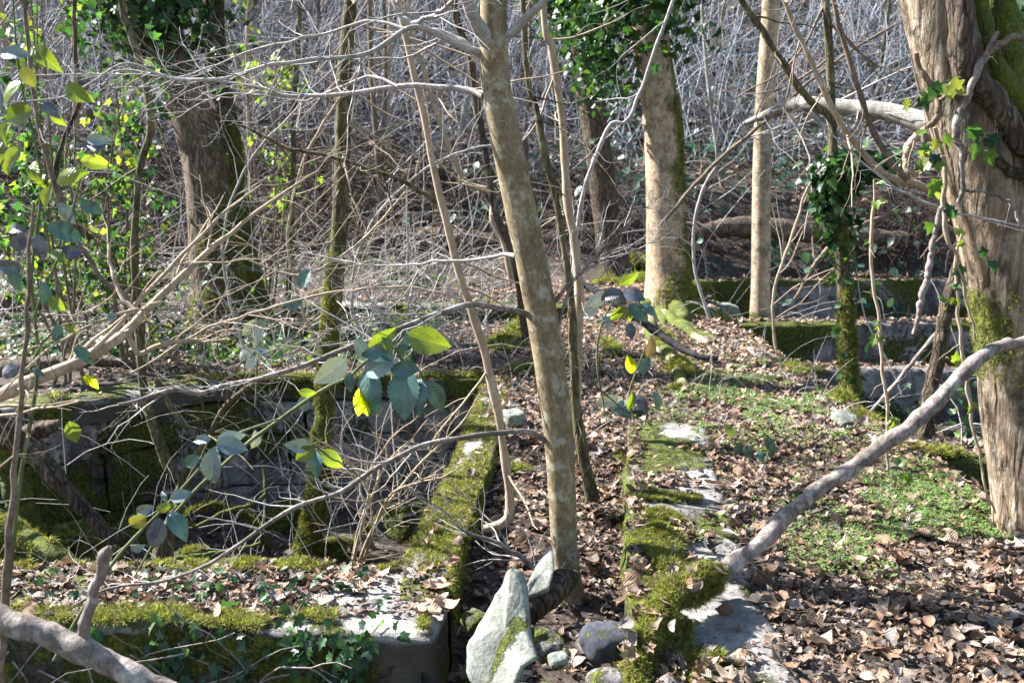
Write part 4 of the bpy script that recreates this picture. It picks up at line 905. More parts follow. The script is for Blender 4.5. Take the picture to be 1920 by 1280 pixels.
tag(mb.build("caught_leaves", M['dead']), "dead leaves caught on the moss-wrapped limb over the kerb", "leaf litter", kind='stuff')
# dark root-log behind the slab
stick("dark_log", "short dark rotten log lying behind the leaning slab at the sapling's foot", "log", [(1078, 1078, 20), (1056, 1090, 50), (1028, 1108, 62), (1004, 1130, 60), (986, 1152, 50), (976, 1166, 22)], 3.75, 3.45, 'rough', 0, K=40, S=24, bump=.35, bs=14., c=(.38,) * 3)
# bottom-left thick bough
stick("foreground_bough", "thick pale grey bough crossing the bottom left corner with a broken upright stub", "branch", [(-260, 1080, 46), (-60, 1140, 46), (40, 1172, 46), (110, 1198, 48), (160, 1222, 46), (230, 1255, 44), (330, 1305, 42), (460, 1370, 40)], 2.05, 2.0, 'mauve', 0, K=70, S=20, bump=.1, bs=22., c=(.0,) * 3,
      extra=(([(148, 1205, 24), (160, 1165, 21), (172, 1125, 20), (186, 1080, 21), (197, 1045, 25), (200, 1034, 22), (203, 1024, 8)], 2.03, 2.0),))
# long diagonal limb upper left
stick("slanting_branch", "long smooth olive branch slanting up from the left edge and forking to the right", "branch", [(-300, 880, 32), (-60, 768, 28), (40, 722, 26), (110, 695, 24), (170, 668, 22), (230, 628, 19), (270, 590, 16), (310, 545, 14), (370, 490, 12), (440, 432, 9), (520, 370, 6), (600, 320, 3)], 2.5, 2.9, 'pale', 12, (.15, .5), K=90, S=14, bump=.06, bs=30.,
      extra=(([(235, 622, 10), (262, 660, 9), (300, 645, 9), (350, 640, 8), (425, 636, 6)], 2.6, 2.65), ([(160, 672, 10), (210, 625, 9), (300, 520, 8), (370, 450, 7), (430, 390, 5), (490, 345, 3)], 2.6, 2.9), ([(255, 588, 9), (225, 545, 8), (207, 500, 7), (205, 455, 5)], 2.65, 2.75), ([(258, 582, 5), (190, 600, 5), (110, 640, 5), (40, 700, 4), (-20, 760, 3)], 2.65, 2.4)), tmat='twig')
# slender stems
def stem(label, pts, Y, mat='pale', ntw=10, tl=(.2, .8), cat='tree', name='slender_stem', grp=None, Y1=None, extra=(), **k):
    return stick(name, label, cat, pts, Y, Y1, mat, ntw, tl, K=80, S=10, bump=.1, bs=20., group=grp, extra=extra, **k)
stem("thin pale sapling with a hooked foot just left of the foreground trunk", [(700, -500, 8), (740, -60, 11), (765, 90, 13), (790, 200, 13), (815, 320, 14), (838, 420, 14), (858, 500, 15), (882, 570, 15), (905, 650, 16), (922, 720, 16), (938, 800, 16), (950, 880, 16), (957, 940, 17), (952, 972, 18), (930, 985, 20), (905, 990, 18)], 4.45, 'pale', 12, (.3, .9), tmat='pale')
CG = "coppice stems behind the foreground trunk"
stem("coppice stem with rough bark close behind the foreground trunk, forking low down", [(960, -500, 8), (985, 100, 11), (1005, 200, 12), (1025, 300, 13), (1048, 400, 14), (1064, 500, 15), (1072, 590, 16), (1075, 680, 17), (1080, 760, 19), (1092, 840, 20), (1104, 900, 22), (1110, 935, 26)], 4.9, 'mossy', 10, grp=CG, c=(.2,) * 3)
stem("taller curved coppice stem crossing right of the foreground trunk", [(1000, -600, 9), (1018, 0, 13), (1035, 90, 15), (1052, 200, 15), (1060, 300, 15), (1068, 400, 17), (1082, 500, 17), (1086, 600, 17), (1083, 700, 17), (1078, 770, 17)], 5.0, 'pale', 10, grp=CG)
stem("brown stem rising directly behind the upper foreground trunk", [(820, -400, 10), (850, 0, 14), (880, 100, 15), (895, 200, 15), (912, 300, 15), (930, 400, 14), (960, 470, 15), (975, 540, 16), (985, 640, 18)], 8.2, 'rough', 8, grp=CG)
stem("pale twisted stem leaning right behind the foreground trunk", [(690, -300, 10), (780, 80, 9), (860, 320, 12), (920, 360, 14), (925, 410, 15), (945, 450, 13), (960, 530, 13)], 9.5, 'pale', 10, (.4, 1.2), grp=CG)
stem("slim stem slanting from the far bank past the foreground trunk's right side", [(1330, -200, 6), (1240, 60, 6), (1180, 220, 7), (1140, 240, 8), (1090, 380, 8), (1075, 520, 8)], 6.2, 'twig', 7, (.3, .9))
RG = "long shoots crossing the upper right"
stem("thick olive shoot curving down from the top right to the ivy-hung tree", [(1280, -260, 9), (1375, -30, 12), (1420, 45, 13), (1470, 120, 14), (1515, 185, 14), (1558, 222, 14), (1562, 260, 13)], 6.9, 'mossy', 6, (.3, .9), grp=RG)
stem("pale tan shoot running down right across the fallen grey trunk", [(1380, -300, 6), (1470, 0, 9), (1510, 90, 10), (1550, 180, 10), (1585, 245, 11), (1625, 295, 12), (1665, 330, 13), (1720, 345, 13), (1780, 370, 12)], 5.3, 'pale', 7, (.3, .8), grp=RG)
stem("reddish shoot leaning right between the tan shoot and the big trunk", [(1500, -300, 6), (1562, 0, 8), (1580, 70, 10), (1605, 150, 11), (1630, 230, 11), (1660, 285, 11), (1685, 322, 12), (1700, 335, 12)], 5.2, 'twigd', 7, (.2, .7), grp=RG)
stem("thin arching twig stretched below the crooked ivy arm towards the big trunk", [(1520, 210, 3), (1600, 290, 4), (1700, 365, 5), (1780, 395, 5), (1920, 425, 5), (2100, 460, 4)], 4.1, 'twig', 7, (.1, .4))
stem("leaning grey rod crossing behind the pale straight trunk", [(1240, 420, 7), (1300, 350, 8), (1360, 290, 8), (1420, 240, 7), (1560, 120, 6), (1680, 45, 5)], 9.0, 'twigd', 9, (.4, 1.4))
LG = "slender stems at the left"
stem("crooked slender tree rooted in the left basin, in front of the big ivy trunk", [(190, -500, 9), (225, -20, 13), (240, 50, 14), (262, 110, 15), (275, 160, 15), (283, 205, 15), (280, 250, 14), (266, 300, 14), (256, 370, 14), (252, 470, 15), (254, 560, 15), (262, 640, 17), (268, 720, 18), (285, 790, 19), (302, 840, 20), (318, 880, 22), (345, 895, 24), (340, 940, 26), (318, 990, 30), (305, 1045, 42)], 5.9, 'mossy', 14, (.3, .9), grp=LG, c=(.3,) * 3,
     extra=(([(345, 895, 16), (352, 875, 14), (385, 830, 13), (420, 765, 11), (480, 715, 9), (545, 690, 5)], 5.9, 5.6), ([(268, 660, 12), (300, 720, 12), (330, 780, 11), (370, 820, 10), (385, 828, 9)], 5.9, 5.9)))
stem("thin dark stem at the left edge rising past the bramble leaves", [(30, -200, 6), (60, 150, 8), (90, 300, 8), (130, 420, 9), (190, 520, 9), (245, 560, 8), (262, 600, 6)], 4.9, 'twigd', 10, (.2, .7), grp=LG)
stem("near dark upright stem at the far left edge", [(60, 380, 5), (50, 600, 9), (38, 760, 11), (30, 850, 11), (22, 980, 12), (10, 1110, 13), (2, 1300, 14)], 2.3, 'twigd', 6, (.1, .4), grp=LG)
stem("branching dark-brown shoot behind the left bramble leaves", [(150, -300, 6), (140, 60, 8), (150, 180, 9), (120, 260, 9), (105, 330, 9), (130, 400, 10), (170, 450, 10)], 5.6, 'rough', 12, (.3, 1.), grp=LG)
stem("thin upright mossy stem just left of the slim basin tree", [(575, -300, 8), (560, 60, 9), (552, 200, 9), (548, 400, 10), (540, 560, 11), (536, 680, 13)], 9.4, 'mossy', 10, (.4, 1.2), grp=LG, c=(.4,) * 3)
SG = "thin shoots crossing between the basin tree and the foreground trunk"
stem("thin olive rod sloping down right from the slim basin tree to the thin pale sapling", [(400, 215, 3), (480, 248, 5), (547, 280, 7), (625, 295, 8), (732, 330, 8), (800, 365, 9), (838, 388, 10)], 4.7, 'mossy', 9, (.3, .9), grp=SG)
stem("drooping pale shoot curving under the slim basin tree's middle", [(440, 470, 2), (480, 492, 4), (530, 512, 5), (580, 512, 5), (640, 480, 5), (700, 430, 5), (760, 360, 4)], 5.4, 'pale', 9, (.3, .8), grp=SG)
stem("pale shoot rising steeply left from the basin rim in front of the brush", [(600, 660, 6), (560, 560, 6), (540, 440, 5), (570, 300, 5), (640, 180, 4), (700, 90, 3)], 6.4, 'pale', 12, (.3, 1.), grp=SG)
stem("long grey shoot arching from the basin coping over to the foreground trunk", [(700, 690, 6), (660, 560, 6), (690, 430, 5), (780, 330, 5), (880, 280, 4), (960, 270, 3)], 7.6, 'twig', 12, (.4, 1.1), grp=SG)
stem("thin shoot leaning left above the basin's far coping", [(470, 690, 6), (430, 560, 6), (420, 430, 5), (470, 300, 5), (560, 200, 4), (600, 120, 3)], 7.3, 'twig', 12, (.4, 1.1), grp=SG)
stem("wiry shoot crossing low in front of the basin coping's middle", [(250, 700, 4), (380, 620, 5), (500, 580, 5), (640, 545, 5), (780, 540, 4), (900, 570, 3)], 4.9, 'pale', 10, (.3, .8), grp=SG)
stem("arching grey shoot between the banded beech and the pale straight trunk", [(1330, 600, 6), (1300, 480, 6), (1320, 350, 5), (1400, 260, 5), (1500, 250, 3)], 9.6, 'twig', 12, (.5, 1.3), grp="shoots on the right")
stem("bowed whitish shoot beside the ivy-hung mossy tree above the cross walls", [(1460, 700, 6), (1450, 560, 6), (1490, 430, 6), (1530, 330, 5), (1640, 260, 3)], 8.9, 'pale', 10, (.4, 1.1), grp="shoots on the right")
stem("black wet stick lying across the path in front of the banded beech", [(1075, 520, 12), (1120, 548, 13), (1170, 578, 15), (1215, 610, 16), (1260, 642, 15), (1300, 664, 12), (1345, 672, 8)], 8.6, 'black', 0, cat='branch', name='wet_stick', Y1=7.7)
stem("pale dead stick hanging from the vines beside the big trunk", [(1765, 385, 9), (1752, 440, 11), (1742, 500, 12), (1728, 560, 12), (1714, 625, 7)], 4.0, 'mauve', 0, cat='branch', name='dead_stick')
stem("bent dark stick reaching down beside the mossy tree among the cross walls", [(1490, 560, 5), (1540, 480, 9), (1600, 430, 10), (1670, 400, 6)], 9.2, 'twigd', 5, (.3, .8), cat='branch', name='dead_stick')
stem("straight grey rod leaning over the middle cross wall to the ivy-hung tree", [(1625, 780, 7), (1665, 735, 8), (1710, 680, 8), (1760, 620, 8), (1830, 540, 7)], 6.6, 'mauve', 3, (.1, .4), cat='branch', name='dead_stick')
stem("leafless mossy trunk behind the hanging vines near the big trunk", [(1810, 380, 12), (1800, 480, 22), (1775, 580, 27), (1760, 660, 28), (1745, 740, 28), (1735, 820, 32)], 6.2, 'rough', 4, (.2, .6), c=(.35,) * 3)
# fallen grey trunk arching out from behind the big tree
foot = P(1745, 250, 7.6)
FT = thing("fallen_tree", "smooth grey fallen trunk arching horizontally behind the big right-hand trunk", "tree", foot)
trunk(FT, [(1395, 232, 8), (1430, 218, 15), (1465, 205, 24), (1500, 195, 30), (1540, 198, 31), (1600, 204, 32), (1650, 208, 34), (1700, 220, 38), (1750, 240, 42), (1830, 280, 46), (1930, 330, 50)], 8.6, M['grey'], 7.2, 80, 22, .12, 8., tmoss(-9, 1, 0, 2, .1))
Pb, Rb = pxpath([(1500, 195, 12), (1498, 184, 10), (1502, 178, 7)], 8.3, None, 10); mb = MB(); tubes(mb, Pb, Rb, 10, (0, 0, 0), .2, 20.); mb.build("stub", M['grey'], FT)
mb = MB(); Pb, Rb = pxpath([(1395, 232, 8), (1500, 195, 20), (1650, 208, 26)], 8.4, 7.8, 40); add_twigs(mb, sprout(Pb, Rb, 22, (.4, 1.4), (.6, 1.3), 1, None, 8, 1., 0, .3, .25, .0, 4)); mb.build("twigs", M['twig'], FT)
# logs
def log(label, pts, Y0, Y1, mat='rough', c=(.1,) * 3, b=.15, name="fallen_log"):
    return stick(name, label, "log", pts, Y0, Y1, mat, 0, K=60, S=20, bump=b, bs=7., c=c)
log("brown fallen log lying across the ground left of the big ivy trunk", [(-60, 575, 44), (30, 565, 42), (110, 556, 40), (180, 548, 38), (270, 530, 32), (330, 525, 26)], 10.2, 10.2)
log("dark weathered log on the basin rim at the left edge", [(-60, 700, 36), (30, 688, 34), (110, 680, 30), (170, 674, 26), (230, 680, 14)], 7.6, 7.5, c=(.2,) * 3)
log("split pale log end jutting from the left edge above the basin", [(-60, 845, 44), (20, 822, 40), (70, 806, 34), (98, 797, 24), (110, 792, 8)], 5.6, 5.5, 'rough', b=.35)
log("dark timber leaning from the left edge down into the basin", [(-20, 780, 40), (40, 828, 40), (100, 890, 36), (150, 945, 30), (200, 1000, 24), (215, 1020, 18)], 5.4, 5.4, c=(.2,) * 3)
log("thick mossy post standing at the left end of the basin", [(0, 800, 40), (20, 880, 44), (40, 950, 48), (60, 1010, 54)], 5.9, 5.9, 'mossy', c=(.6,) * 3)
_t, _p, _r = log("rounded mossy log in the near left corner of the basin", [(-160, 990, 120), (-40, 1010, 110), (60, 1040, 80), (130, 1066, 50), (165, 1085, 20)], 4.5, 4.3, 'mauve', lambda V, D: np.clip(np.column_stack([.3 + .8 * D[:, 2] + .3 * fbm(V[:, 0] * 5, V[:, 1] * 5, 0.)] * 3), 0, 1))
fuzz(_t, _p, _r, 14000, (.012, .026), -2, 2, (0, 0), .08, 5., horiz=True)
log("long mossy fallen trunk lying along the top of the far bank", [(640, 352, 14), (700, 335, 22), (780, 328, 24), (860, 325, 24), (940, 330, 22), (1010, 340, 14)], 18., 18., 'mossy', (.75,) * 3)
log("pale straight pole lying level behind the foreground trunk's left branches", [(690, 334, 6), (760, 322, 9), (830, 316, 9), (885, 318, 8)], 16.8, 16.8, 'pale', (.0,) * 3, name="fallen_pole")
log("lichened fallen trunk low on the right bank behind the pale straight trunk", [(1280, 388, 12), (1340, 380, 20), (1420, 378, 22), (1500, 374, 22), (1590, 372, 16)], 18.2, 18.6, 'mossy', (.45,) * 3)
log("green bent limb lying on the ground behind the basin coping", [(730, 508, 9), (775, 515, 13), (810, 535, 14), (840, 542, 14), (880, 535, 12), (920, 542, 6)], 12.5, 12.3, 'mossy', (.85,) * 3, name="fallen_limb")
log("moss-green stick standing in the basin in front of the far wall", [(495, 880, 7), (497, 925, 8), (470, 945, 8), (420, 960, 8), (370, 985, 7), (350, 975, 5)], 6.3, 6.0, 'mossy', (.9,) * 3, name="mossy_stick")
log("low mossy stick over the basin floor by the near wall", [(490, 1018, 6), (440, 1030, 8), (380, 1040, 9), (320, 1048, 9), (298, 1055, 8)], 5.2, 5.0, 'mossy', (.9,) * 3, name="mossy_stick")
log("big dark fallen trunk half buried at the foot of the far bank", [(560, 470, 30), (660, 455, 44), (760, 448, 48), (860, 452, 46), (960, 462, 40), (1060, 480, 26)], 15.2, 15.0, 'brown', (.3,) * 3)
log("dark fallen trunk under the brush on the right of the far bank", [(1290, 440, 24), (1380, 425, 36), (1470, 430, 40), (1560, 440, 38), (1700, 450, 30)], 16.0, 16.0, 'brown', (.2,) * 3)
log("thin grey fallen trunk sloping down the bank to the dark tree", [(700, 395, 8), (800, 405, 12), (900, 418, 14), (1000, 430, 14), (1090, 440, 10)], 15.8, 15.6, 'grey', (.1,) * 3)
log("mossy fallen trunk level along the middle of the bank behind the slim basin tree", [(470, 398, 14), (560, 392, 22), (650, 396, 24), (760, 402, 20), (830, 410, 12)], 16.4, 16.2, 'mossy', (.7,) * 3)

# ------------------------------------------------------------------ rocks
def rock(name, label, c, s_, rz=0., mat='stone', moss=.2, tilt=0., amp=.02, e=.4, n=22, f=9.):
    mb = MB(); rbox(mb, c, s_, rz, n, amp, e, moss, tilt, f, 7.); return tag(mb.build(name, M[mat]), label, "rock")
def slab(name, label, outline, th, mat, moss=None, seed=0):
    """flat stone with an irregular outline given in space: list of 3-D points, thickness away from camera"""
    p = np.array(outline, float); cen = p.mean(0); n = np.cross(p[1] - p[0], p[2] - p[0]); n /= np.linalg.norm(n)
    if n[1] > 0: n = -n
    q = []
    m = len(p)
    for i in range(m):
        for k in range(6):
            t = k / 6; a = p[i] * (1 - t) + p[(i + 1) % m] * t; a = a + (a - cen) * .05 * vn(a[0] * 40, a[2] * 40, seed); q.append(a)
    q = np.array(q); mb = MB(); rings = []
    for s_ in (0, .25, .5, .75, .93): rings.append(cen + (q - cen) * s_ + n * .0)
    rings.append(q - n * th * .12); rings.append(q + (q - cen) * .02 - n * th * .5); rings.append(q - n * th * .9)
    for s_ in (.9, .5, 0): rings.append(cen + (q - cen) * s_ - n * th)
    V = np.array(rings); R_, m, _ = V.shape; W = V.reshape(-1, 3)
    W = W + n * (.007 * fbm(W[:, 0] * 14, W[:, 1] * 14, W[:, 2] * 14) + .004 * fbm(W[:, 0] * 60, W[:, 1] * 60, W[:, 2] * 60, 2))[:, None]
    i = (np.arange(R_ - 1)[:, None] * m + np.arange(m)[None]).ravel(); j = (np.arange(R_ - 1)[:, None] * m + (np.arange(m)[None] + 1) % m).ravel()
    F = np.stack([i, i + m, j + m, j], 1)
    a_, b_, c_ = W[F[0]][:3] if False else (W[i[m]], W[i[m] + m], W[j[m]])
    if np.cross(b_ - a_, c_ - a_).dot(n) < 0: F = F[:, ::-1]
    c = np.zeros(len(W)) if moss is None else moss(W)
    mb.add(W, F, np.column_stack([c, c, c])); return tag(mb.build(name, M[mat]), label, "rock")
S = [P(957, 1060, 3.32), P(968, 1072, 3.3), P(982, 1096, 3.27), P(984, 1140, 3.2), P(990, 1200, 3.08), P(998, 1235, 3.0), P(975, 1252, 2.97), P(962, 1290, 2.92), P(900, 1310, 2.92), P(868, 1262, 2.98), P(878, 1200, 3.08), P(908, 1150, 3.18), P(938, 1097, 3.28)]
pm = P(950, 1195, 3.1)
slab("leaning_slab", "pale pointed stone slab leaning upright at the front of the trough", S, .035, 'slab', lambda W: np.clip(.9 * np.exp(-(((W[:, 0] - pm[0]) * .75 - (W[:, 2] - pm[2] + .02) * .55 + .05 * fbm(W[:, 0] * 18, W[:, 2] * 18, 2., 3)) / .018) ** 2) * sst(.09, .05, np.abs(W[:, 2] - pm[2] + .02)) + .3 * fbm(W[:, 0] * 12, W[:, 2] * 12, 5., 3) + .8 * sst(pm[2] - .09, pm[2] - .17, W[:, 2]) * (W[:, 0] > pm[0] - .04), 0, 1))
S = [P(1035, 1020, 3.75), P(1040, 1060, 3.65), P(1030, 1100, 3.55), P(985, 1120, 3.5), P(988, 1095, 3.55), P(1010, 1050, 3.7)]
slab("lit_slab", "narrow sunlit yellowish slab behind the pointed one, against the sapling", S, .03, 'slab', lambda W: np.clip(.3 + .6 * fbm(W[:, 0] * 14, W[:, 1] * 14, W[:, 2] * 9), 0, 1) * .9, 4)
g = P(1135, 1195, 3.1); rock("boulder", "rounded blue-grey boulder half buried beside the sapling's foot", (g[0] + .01, g[1] + .04, g[2] - .035), (.17, .15, .11), .3, 'boulder', .12, .25, .018, .3, 22, 5.)
g = P(1045, 1232, 3.02); rock("stone", "small angular grey stone right of the pointed slab", (g[0], g[1], g[2] - .01), (.07, .05, .045), .4, 'slab', .1, .4, .012, .3)
g = P(1010, 1215, 3.05); rock("mossy_stone", "mossy stone wedged behind the pointed slab's right edge", (g[0] + .02, g[1] + .08, g[2] - .03), (.12, .11, .10), .2, 'stone', .6, .3, .028, .32)
g = P(1135, 1265, 2.95); rock("stone", "olive rounded stone at the bottom edge under the blue boulder", (g[0], g[1], g[2] - .04), (.13, .12, .10), .1, 'stone', .35, 0, .008, .25)
g = P(1000, 1290, 2.85); rock("mossy_stone", "pale flat stone with moss at the bottom edge beneath the slab", (g[0], g[1], g[2] - .03), (.16, .12, .06), .1, 'slab', .55, 0, .008, .3)
g = P(888, 1150, 3.45); rock("mossy_stone", "small moss-covered stone in the trough against the wall", (g[0], g[1], g[2] - .02), (.09, .08, .06), .6, 'stone', .85, .3, .022, .35)
for _x, _y, _s, _l in ((-2.75, 6.9, .42, "big mossy boulder against the left end of the basin's far wall"), (-1.75, 7.35, .34, "mossy fallen block under the middle of the basin's far wall"), (-.75, 7.2, .40, "mossy boulder in the basin's right rear corner"), (-1.25, 6.7, .22, "small mossy rock on the basin floor beside the slim mossy tree"), (-2.2, 6.5, .26, "mossy rock on the basin floor beside the crooked slender tree")):
    rock("mossy_rock", _l, (_x, _y, -1.02), (_s, _s * .8, _s * .75), _x * 3, 'stone', .8, .2, .035, .35)
    mb = MB(); cushion(mb, _x, _y, _s * .42, _s * .34, .02, lambda x, y: np.full(len(x), -1.02 + _s * .33), 1500, (.014, .03)); _o = bpy.context.scene.objects; _r = [o for o in _o if o.get('label') == _l][0]; mb.build("moss", M['moss'], _r)
for _l, _p in (("moss-hung stem arching over the basin floor left of the slim mossy tree", [(300, 1050, 10), (330, 985, 9), (380, 950, 8), (430, 955, 8), (480, 985, 9), (500, 1040, 9)]), ("moss-hung stem leaning from the basin floor to the far wall's right half", [(640, 1060, 12), (680, 1000, 11), (740, 960, 10), (800, 945, 8), (840, 900, 6)])):
    _t, _q, _r = stick("mossy_sapling", _l, "sapling", _p, 6.6, 6.9, 'mossy', 6, (.2, .5), c=(.9,) * 3); fuzz(_t, _q, _r, 2500, (.012, .03), -2, 2, (0, 0), .2, 5., horiz=True)
g = G(962, 790, 0); rock("stone", "pale stone lying on the leaves beside the thin sapling", (g[0], g[1], g[2] + .03), (.14, .12, .09), .5, 'slab', -.2, .2, .012, .4)
g = G(1595, 800, 0); rock("stone", "flat white stone on the right rim of the path", (g[0] - .03, g[1], g[2] + .05), (.17, .16, .05), .4, 'slab', -.5, .2, .01, .5)
g = G(1180, 768, 0); rock("stone", "flat grey stone beside the low path brambles", (g[0], g[1], g[2] + .03), (.20, .14, .05), .4, 'slab', -.2, .1, .01, .4)
g = P(1390, 590, 11.3); rock("stone", "long pale block on the path rim by the pale straight trunk", (g[0] - .3, g[1] + .3, .08), (.30, 1.0, .14), .25, 'slab', .0, 0, .02, .6)

# ------------------------------------------------------------------ brambles: stems with drawn leaves
TE, DG, YG, YL, PU, PL, SI = (.05, .12, .105), (.03, .075, .05), (.15, .20, .025), (.42, .50, .03), (.06, .07, .11), (.36, .40, .36), (.15, .21, .22)
def bramble(label, leaves, Y, stems, cat="bramble", mat='bramble', tn=.5):
    """leaves: (px, py of leaf base, direction degrees in the picture, length px, colour, turn towards camera)"""
    f0 = P(*leaves[0][:2], Y); t = thing("bramble", label, cat, (f0[0], f0[1], min(P(q[0], q[1], Y)[2] for st in stems for q in st)))
    mb = MB()
    for st in stems:
        Pb, Rb = pxpath(st, Y, Y + .05, 30, .004); tubes(mb, Pb, Rb, 8, (1, 1, 1), .1, 50.)
    mb.build("stem", M['green'], t); mb = MB()
    for i, (px, py, ang, ln, c, tl) in enumerate(leaves):
        a = radians(ang); ds = Y / CP / FPX; L = ln * ds; s_ = np.array([px, py], float)
        dep = random.uniform(-.35, .35); d = np.array([cos(a), dep, sin(a)]); d /= np.linalg.norm(d)
        p0 = P(px, py, Y + random.uniform(-.02, .02)); nn = np.array([random.uniform(-tn, tn) + tl, -1., random.uniform(-.1, .7)])
        r = frame(d[None], nn[None]); inst(mb, BRAM[i % 4], p0[None], r, L * 1.08, np.array([c]) * random.uniform(.85, 1.15))
    mb.build("leaves", M[mat], t); return t
bramble("teal bramble leaves hanging before the basin coping, one glowing yellow-green leaf among them", [
    (738, 675, 205, 75, SI, .2), (740, 670, 170, 62, TE, .1), (735, 660, 120, 32, YG, .3), (684, 688, 282, 88, TE, .15), (684, 722, 268, 60, YL, 0), (680, 724, 262, 56, YL, -.1), (760, 690, 268, 92, TE, .2), (785, 708, 265, 70, TE, -.2), (800, 715, 300, 66, DG, .6), (745, 665, 60, 42, TE, .2),
    (650, 672, 218, 72, PL, .3), (655, 700, 262, 42, TE, .2), (668, 635, 290, 50, SI, .3), (690, 655, 35, 62, YG, .3), (762, 628, 345, 80, YG, .2), (560, 735, 350, 32, YG, .2), (785, 690, 182, 56, TE, .3), (790, 640, 180, 40, DG, .2)], 2.75,
    [[(250, 1085, 3), (330, 960, 6), (440, 850, 7), (520, 790, 7), (600, 735, 7), (655, 705, 6), (690, 672, 5), (738, 652, 4)], [(738, 652, 4), (760, 675, 4), (790, 700, 3), (800, 715, 3)]])
bramble("teal bramble leaves with purple blotches in front of the basin, lower left", [
    (395, 822, 185, 32, SI, .2), (400, 840, 262, 78, SI, .0), (405, 830, 345, 56, SI, .4), (405, 826, 8, 52, PL, .5), (372, 855, 215, 42, TE, .2), (312, 940, 120, 22, SI, .1), (318, 935, 15, 40, SI, .4), (298, 975, 255, 70, PU, .1), (318, 958, 305, 62, TE, .1), (285, 950, 205, 46, SI, .5), (272, 968, 215, 48, (.17, .17, .04), .2), (290, 955, 10, 38, YG, .4), (245, 1030, 20, 32, SI, .6)], 2.6,
    [[(100, 1240, 7), (170, 1120, 7), (235, 1025, 7), (300, 960, 6), (360, 895, 5), (430, 820, 5), (520, 785, 4)], [(395, 822, 3), (380, 850, 3), (350, 900, 3)]])
bramble("small bramble spray of three teal leaves by the slim basin tree", [(588, 832, 180, 52, SI, .4), (592, 842, 272, 52, TE, .1), (590, 838, 215, 44, YG, .3), (600, 845, 320, 60, YG, .6), (575, 740, 250, 42, SI, .3), (480, 808, 260, 40, PL, .4)], 2.9, [[(480, 720, 3), (540, 780, 3), (590, 835, 4), (640, 870, 3), (720, 920, 2)]])
LL = []
for (x, y, a, l, c) in ((0, 100, 0, 50, SI), (55, 85, 320, 62, YG), (40, 125, 300, 40, (.13, .14, .03)), (75, 190, 320, 40, PU), (95, 205, 300, 36, YG), (160, 262, 0, 42, SI), (200, 270, 180, 44, PU), (0, 265, 260, 46, YG), (40, 275, 230, 50, YG), (60, 300, 290, 50, YG), (95, 350, 240, 40, YG), (110, 380, 300, 44, SI), (150, 378, 330, 42, TE), (45, 430, 180, 40, PU), (45, 440, 230, 42, PU), (70, 440, 275, 50, PU), (90, 420, 330, 62, TE), (100, 478, 10, 52, PU), (95, 470, 330, 36, YG), (20, 500, 265, 55, TE), (40, 500, 180, 50, PU), (80, 530, 275, 46, TE), (90, 560, 320, 34, YG), (110, 610, 250, 40, TE), (120, 612, 340, 26, YG), (140, 650, 310, 44, TE), (200, 600, 30, 24, SI), (30, 690, 200, 50, PU), (60, 690, 330, 26, TE), (155, 705, 320, 34, YL), (130, 790, 280, 44, YG), (100, 340, 20, 60, (.2, .26, .04)), (150, 300, 350, 50, (.2, .26, .04)), (10, 330, 60, 40, YG), (60, 205, 200, 60, YG), (30, 150, 220, 60, (.2, .28, .04)), (120, 160, 330, 54, YG), (20, 220, 250, 50, YG)): LL.append((x, y, a, l, c, random.uniform(-.3, .4)))
bramble("tall bramble at the left edge with purple, teal and yellow leaves", LL, 2.5, [[(10, 1150, 7), (40, 900, 8), (70, 700, 7), (60, 520, 6), (75, 330, 5), (40, 150, 4), (20, -40, 3)], [(60, 600, 5), (110, 480, 5), (150, 340, 4), (180, 262, 3)], [(50, 700, 4), (100, 620, 4), (190, 600, 3)]], tn=.6)
bramble("bramble with dark purple leaves and a pale one before the mossy beech foot", [(1165, 545, 200, 40, PU, .3), (1165, 545, 270, 34, PU, .1), (1168, 545, 340, 42, PU, .3), (1140, 548, 215, 50, PL, .4), (1165, 575, 240, 34, YG, .2), (1170, 575, 300, 34, YG, .2), (1180, 570, 320, 46, TE, .2), (1200, 568, 330, 40, TE, .4), (1120, 575, 210, 40, PL, .4), (1130, 590, 300, 30, SI, .3), (1180, 605, 280, 30, PU, .2), (1160, 535, 30, 40, YG, .3)], 5.2, [[(1135, 780, 3), (1120, 680, 4), (1128, 610, 4), (1165, 548, 3), (1200, 568, 3)]])
bramble("low bramble with yellow and teal leaves growing in the path litter", [(1195, 740, 300, 36, PU, .2), (1190, 735, 250, 36, YG, .2), (1200, 700, 60, 34, TE, .2), (1230, 735, 290, 40, TE, .3), (1160, 745, 200, 44, PL, .4), (1170, 750, 230, 34, SI, .3), (1185, 700, 100, 34, YL, .2), (1150, 760, 330, 40, TE, .5), (1215, 670, 80, 40, (.12, .08, .05), .4)], 5.4, [[(1190, 790, 3), (1180, 740, 4), (1195, 690, 3), (1210, 650, 2)]])
bramble("grey-leaved bramble in the brush behind the slim basin tree", [(480, 600, 230, 40, PL, .3), (490, 610, 250, 40, PL, .4), (500, 605, 200, 44, SI, .3), (470, 655, 220, 40, PL, .3), (480, 650, 330, 30, SI, .3), (540, 580, 40, 36, TE, .3), (560, 540, 60, 40, TE, .2), (530, 560, 320, 34, TE, .2), (460, 690, 40, 30, PL, .2)], 5.2, [[(480, 760, 4), (483, 680, 4), (500, 600, 3), (550, 545, 3)]])
bramble("small green seedling with paired leaves beside the coppice foot", [(1390, 830, 250, 30, DG, .3), (1400, 835, 290, 30, DG, .2), (1375, 820, 120, 30, YG, .3), (1440, 820, 290, 34, DG, .3), (1450, 830, 260, 28, DG, .3), (1420, 845, 300, 26, TE, .2)], 4.8, [[(1410, 880, 3), (1400, 850, 3), (1385, 825, 3)], [(1430, 880, 3), (1440, 850, 3), (1445, 820, 3)]], cat="plant")

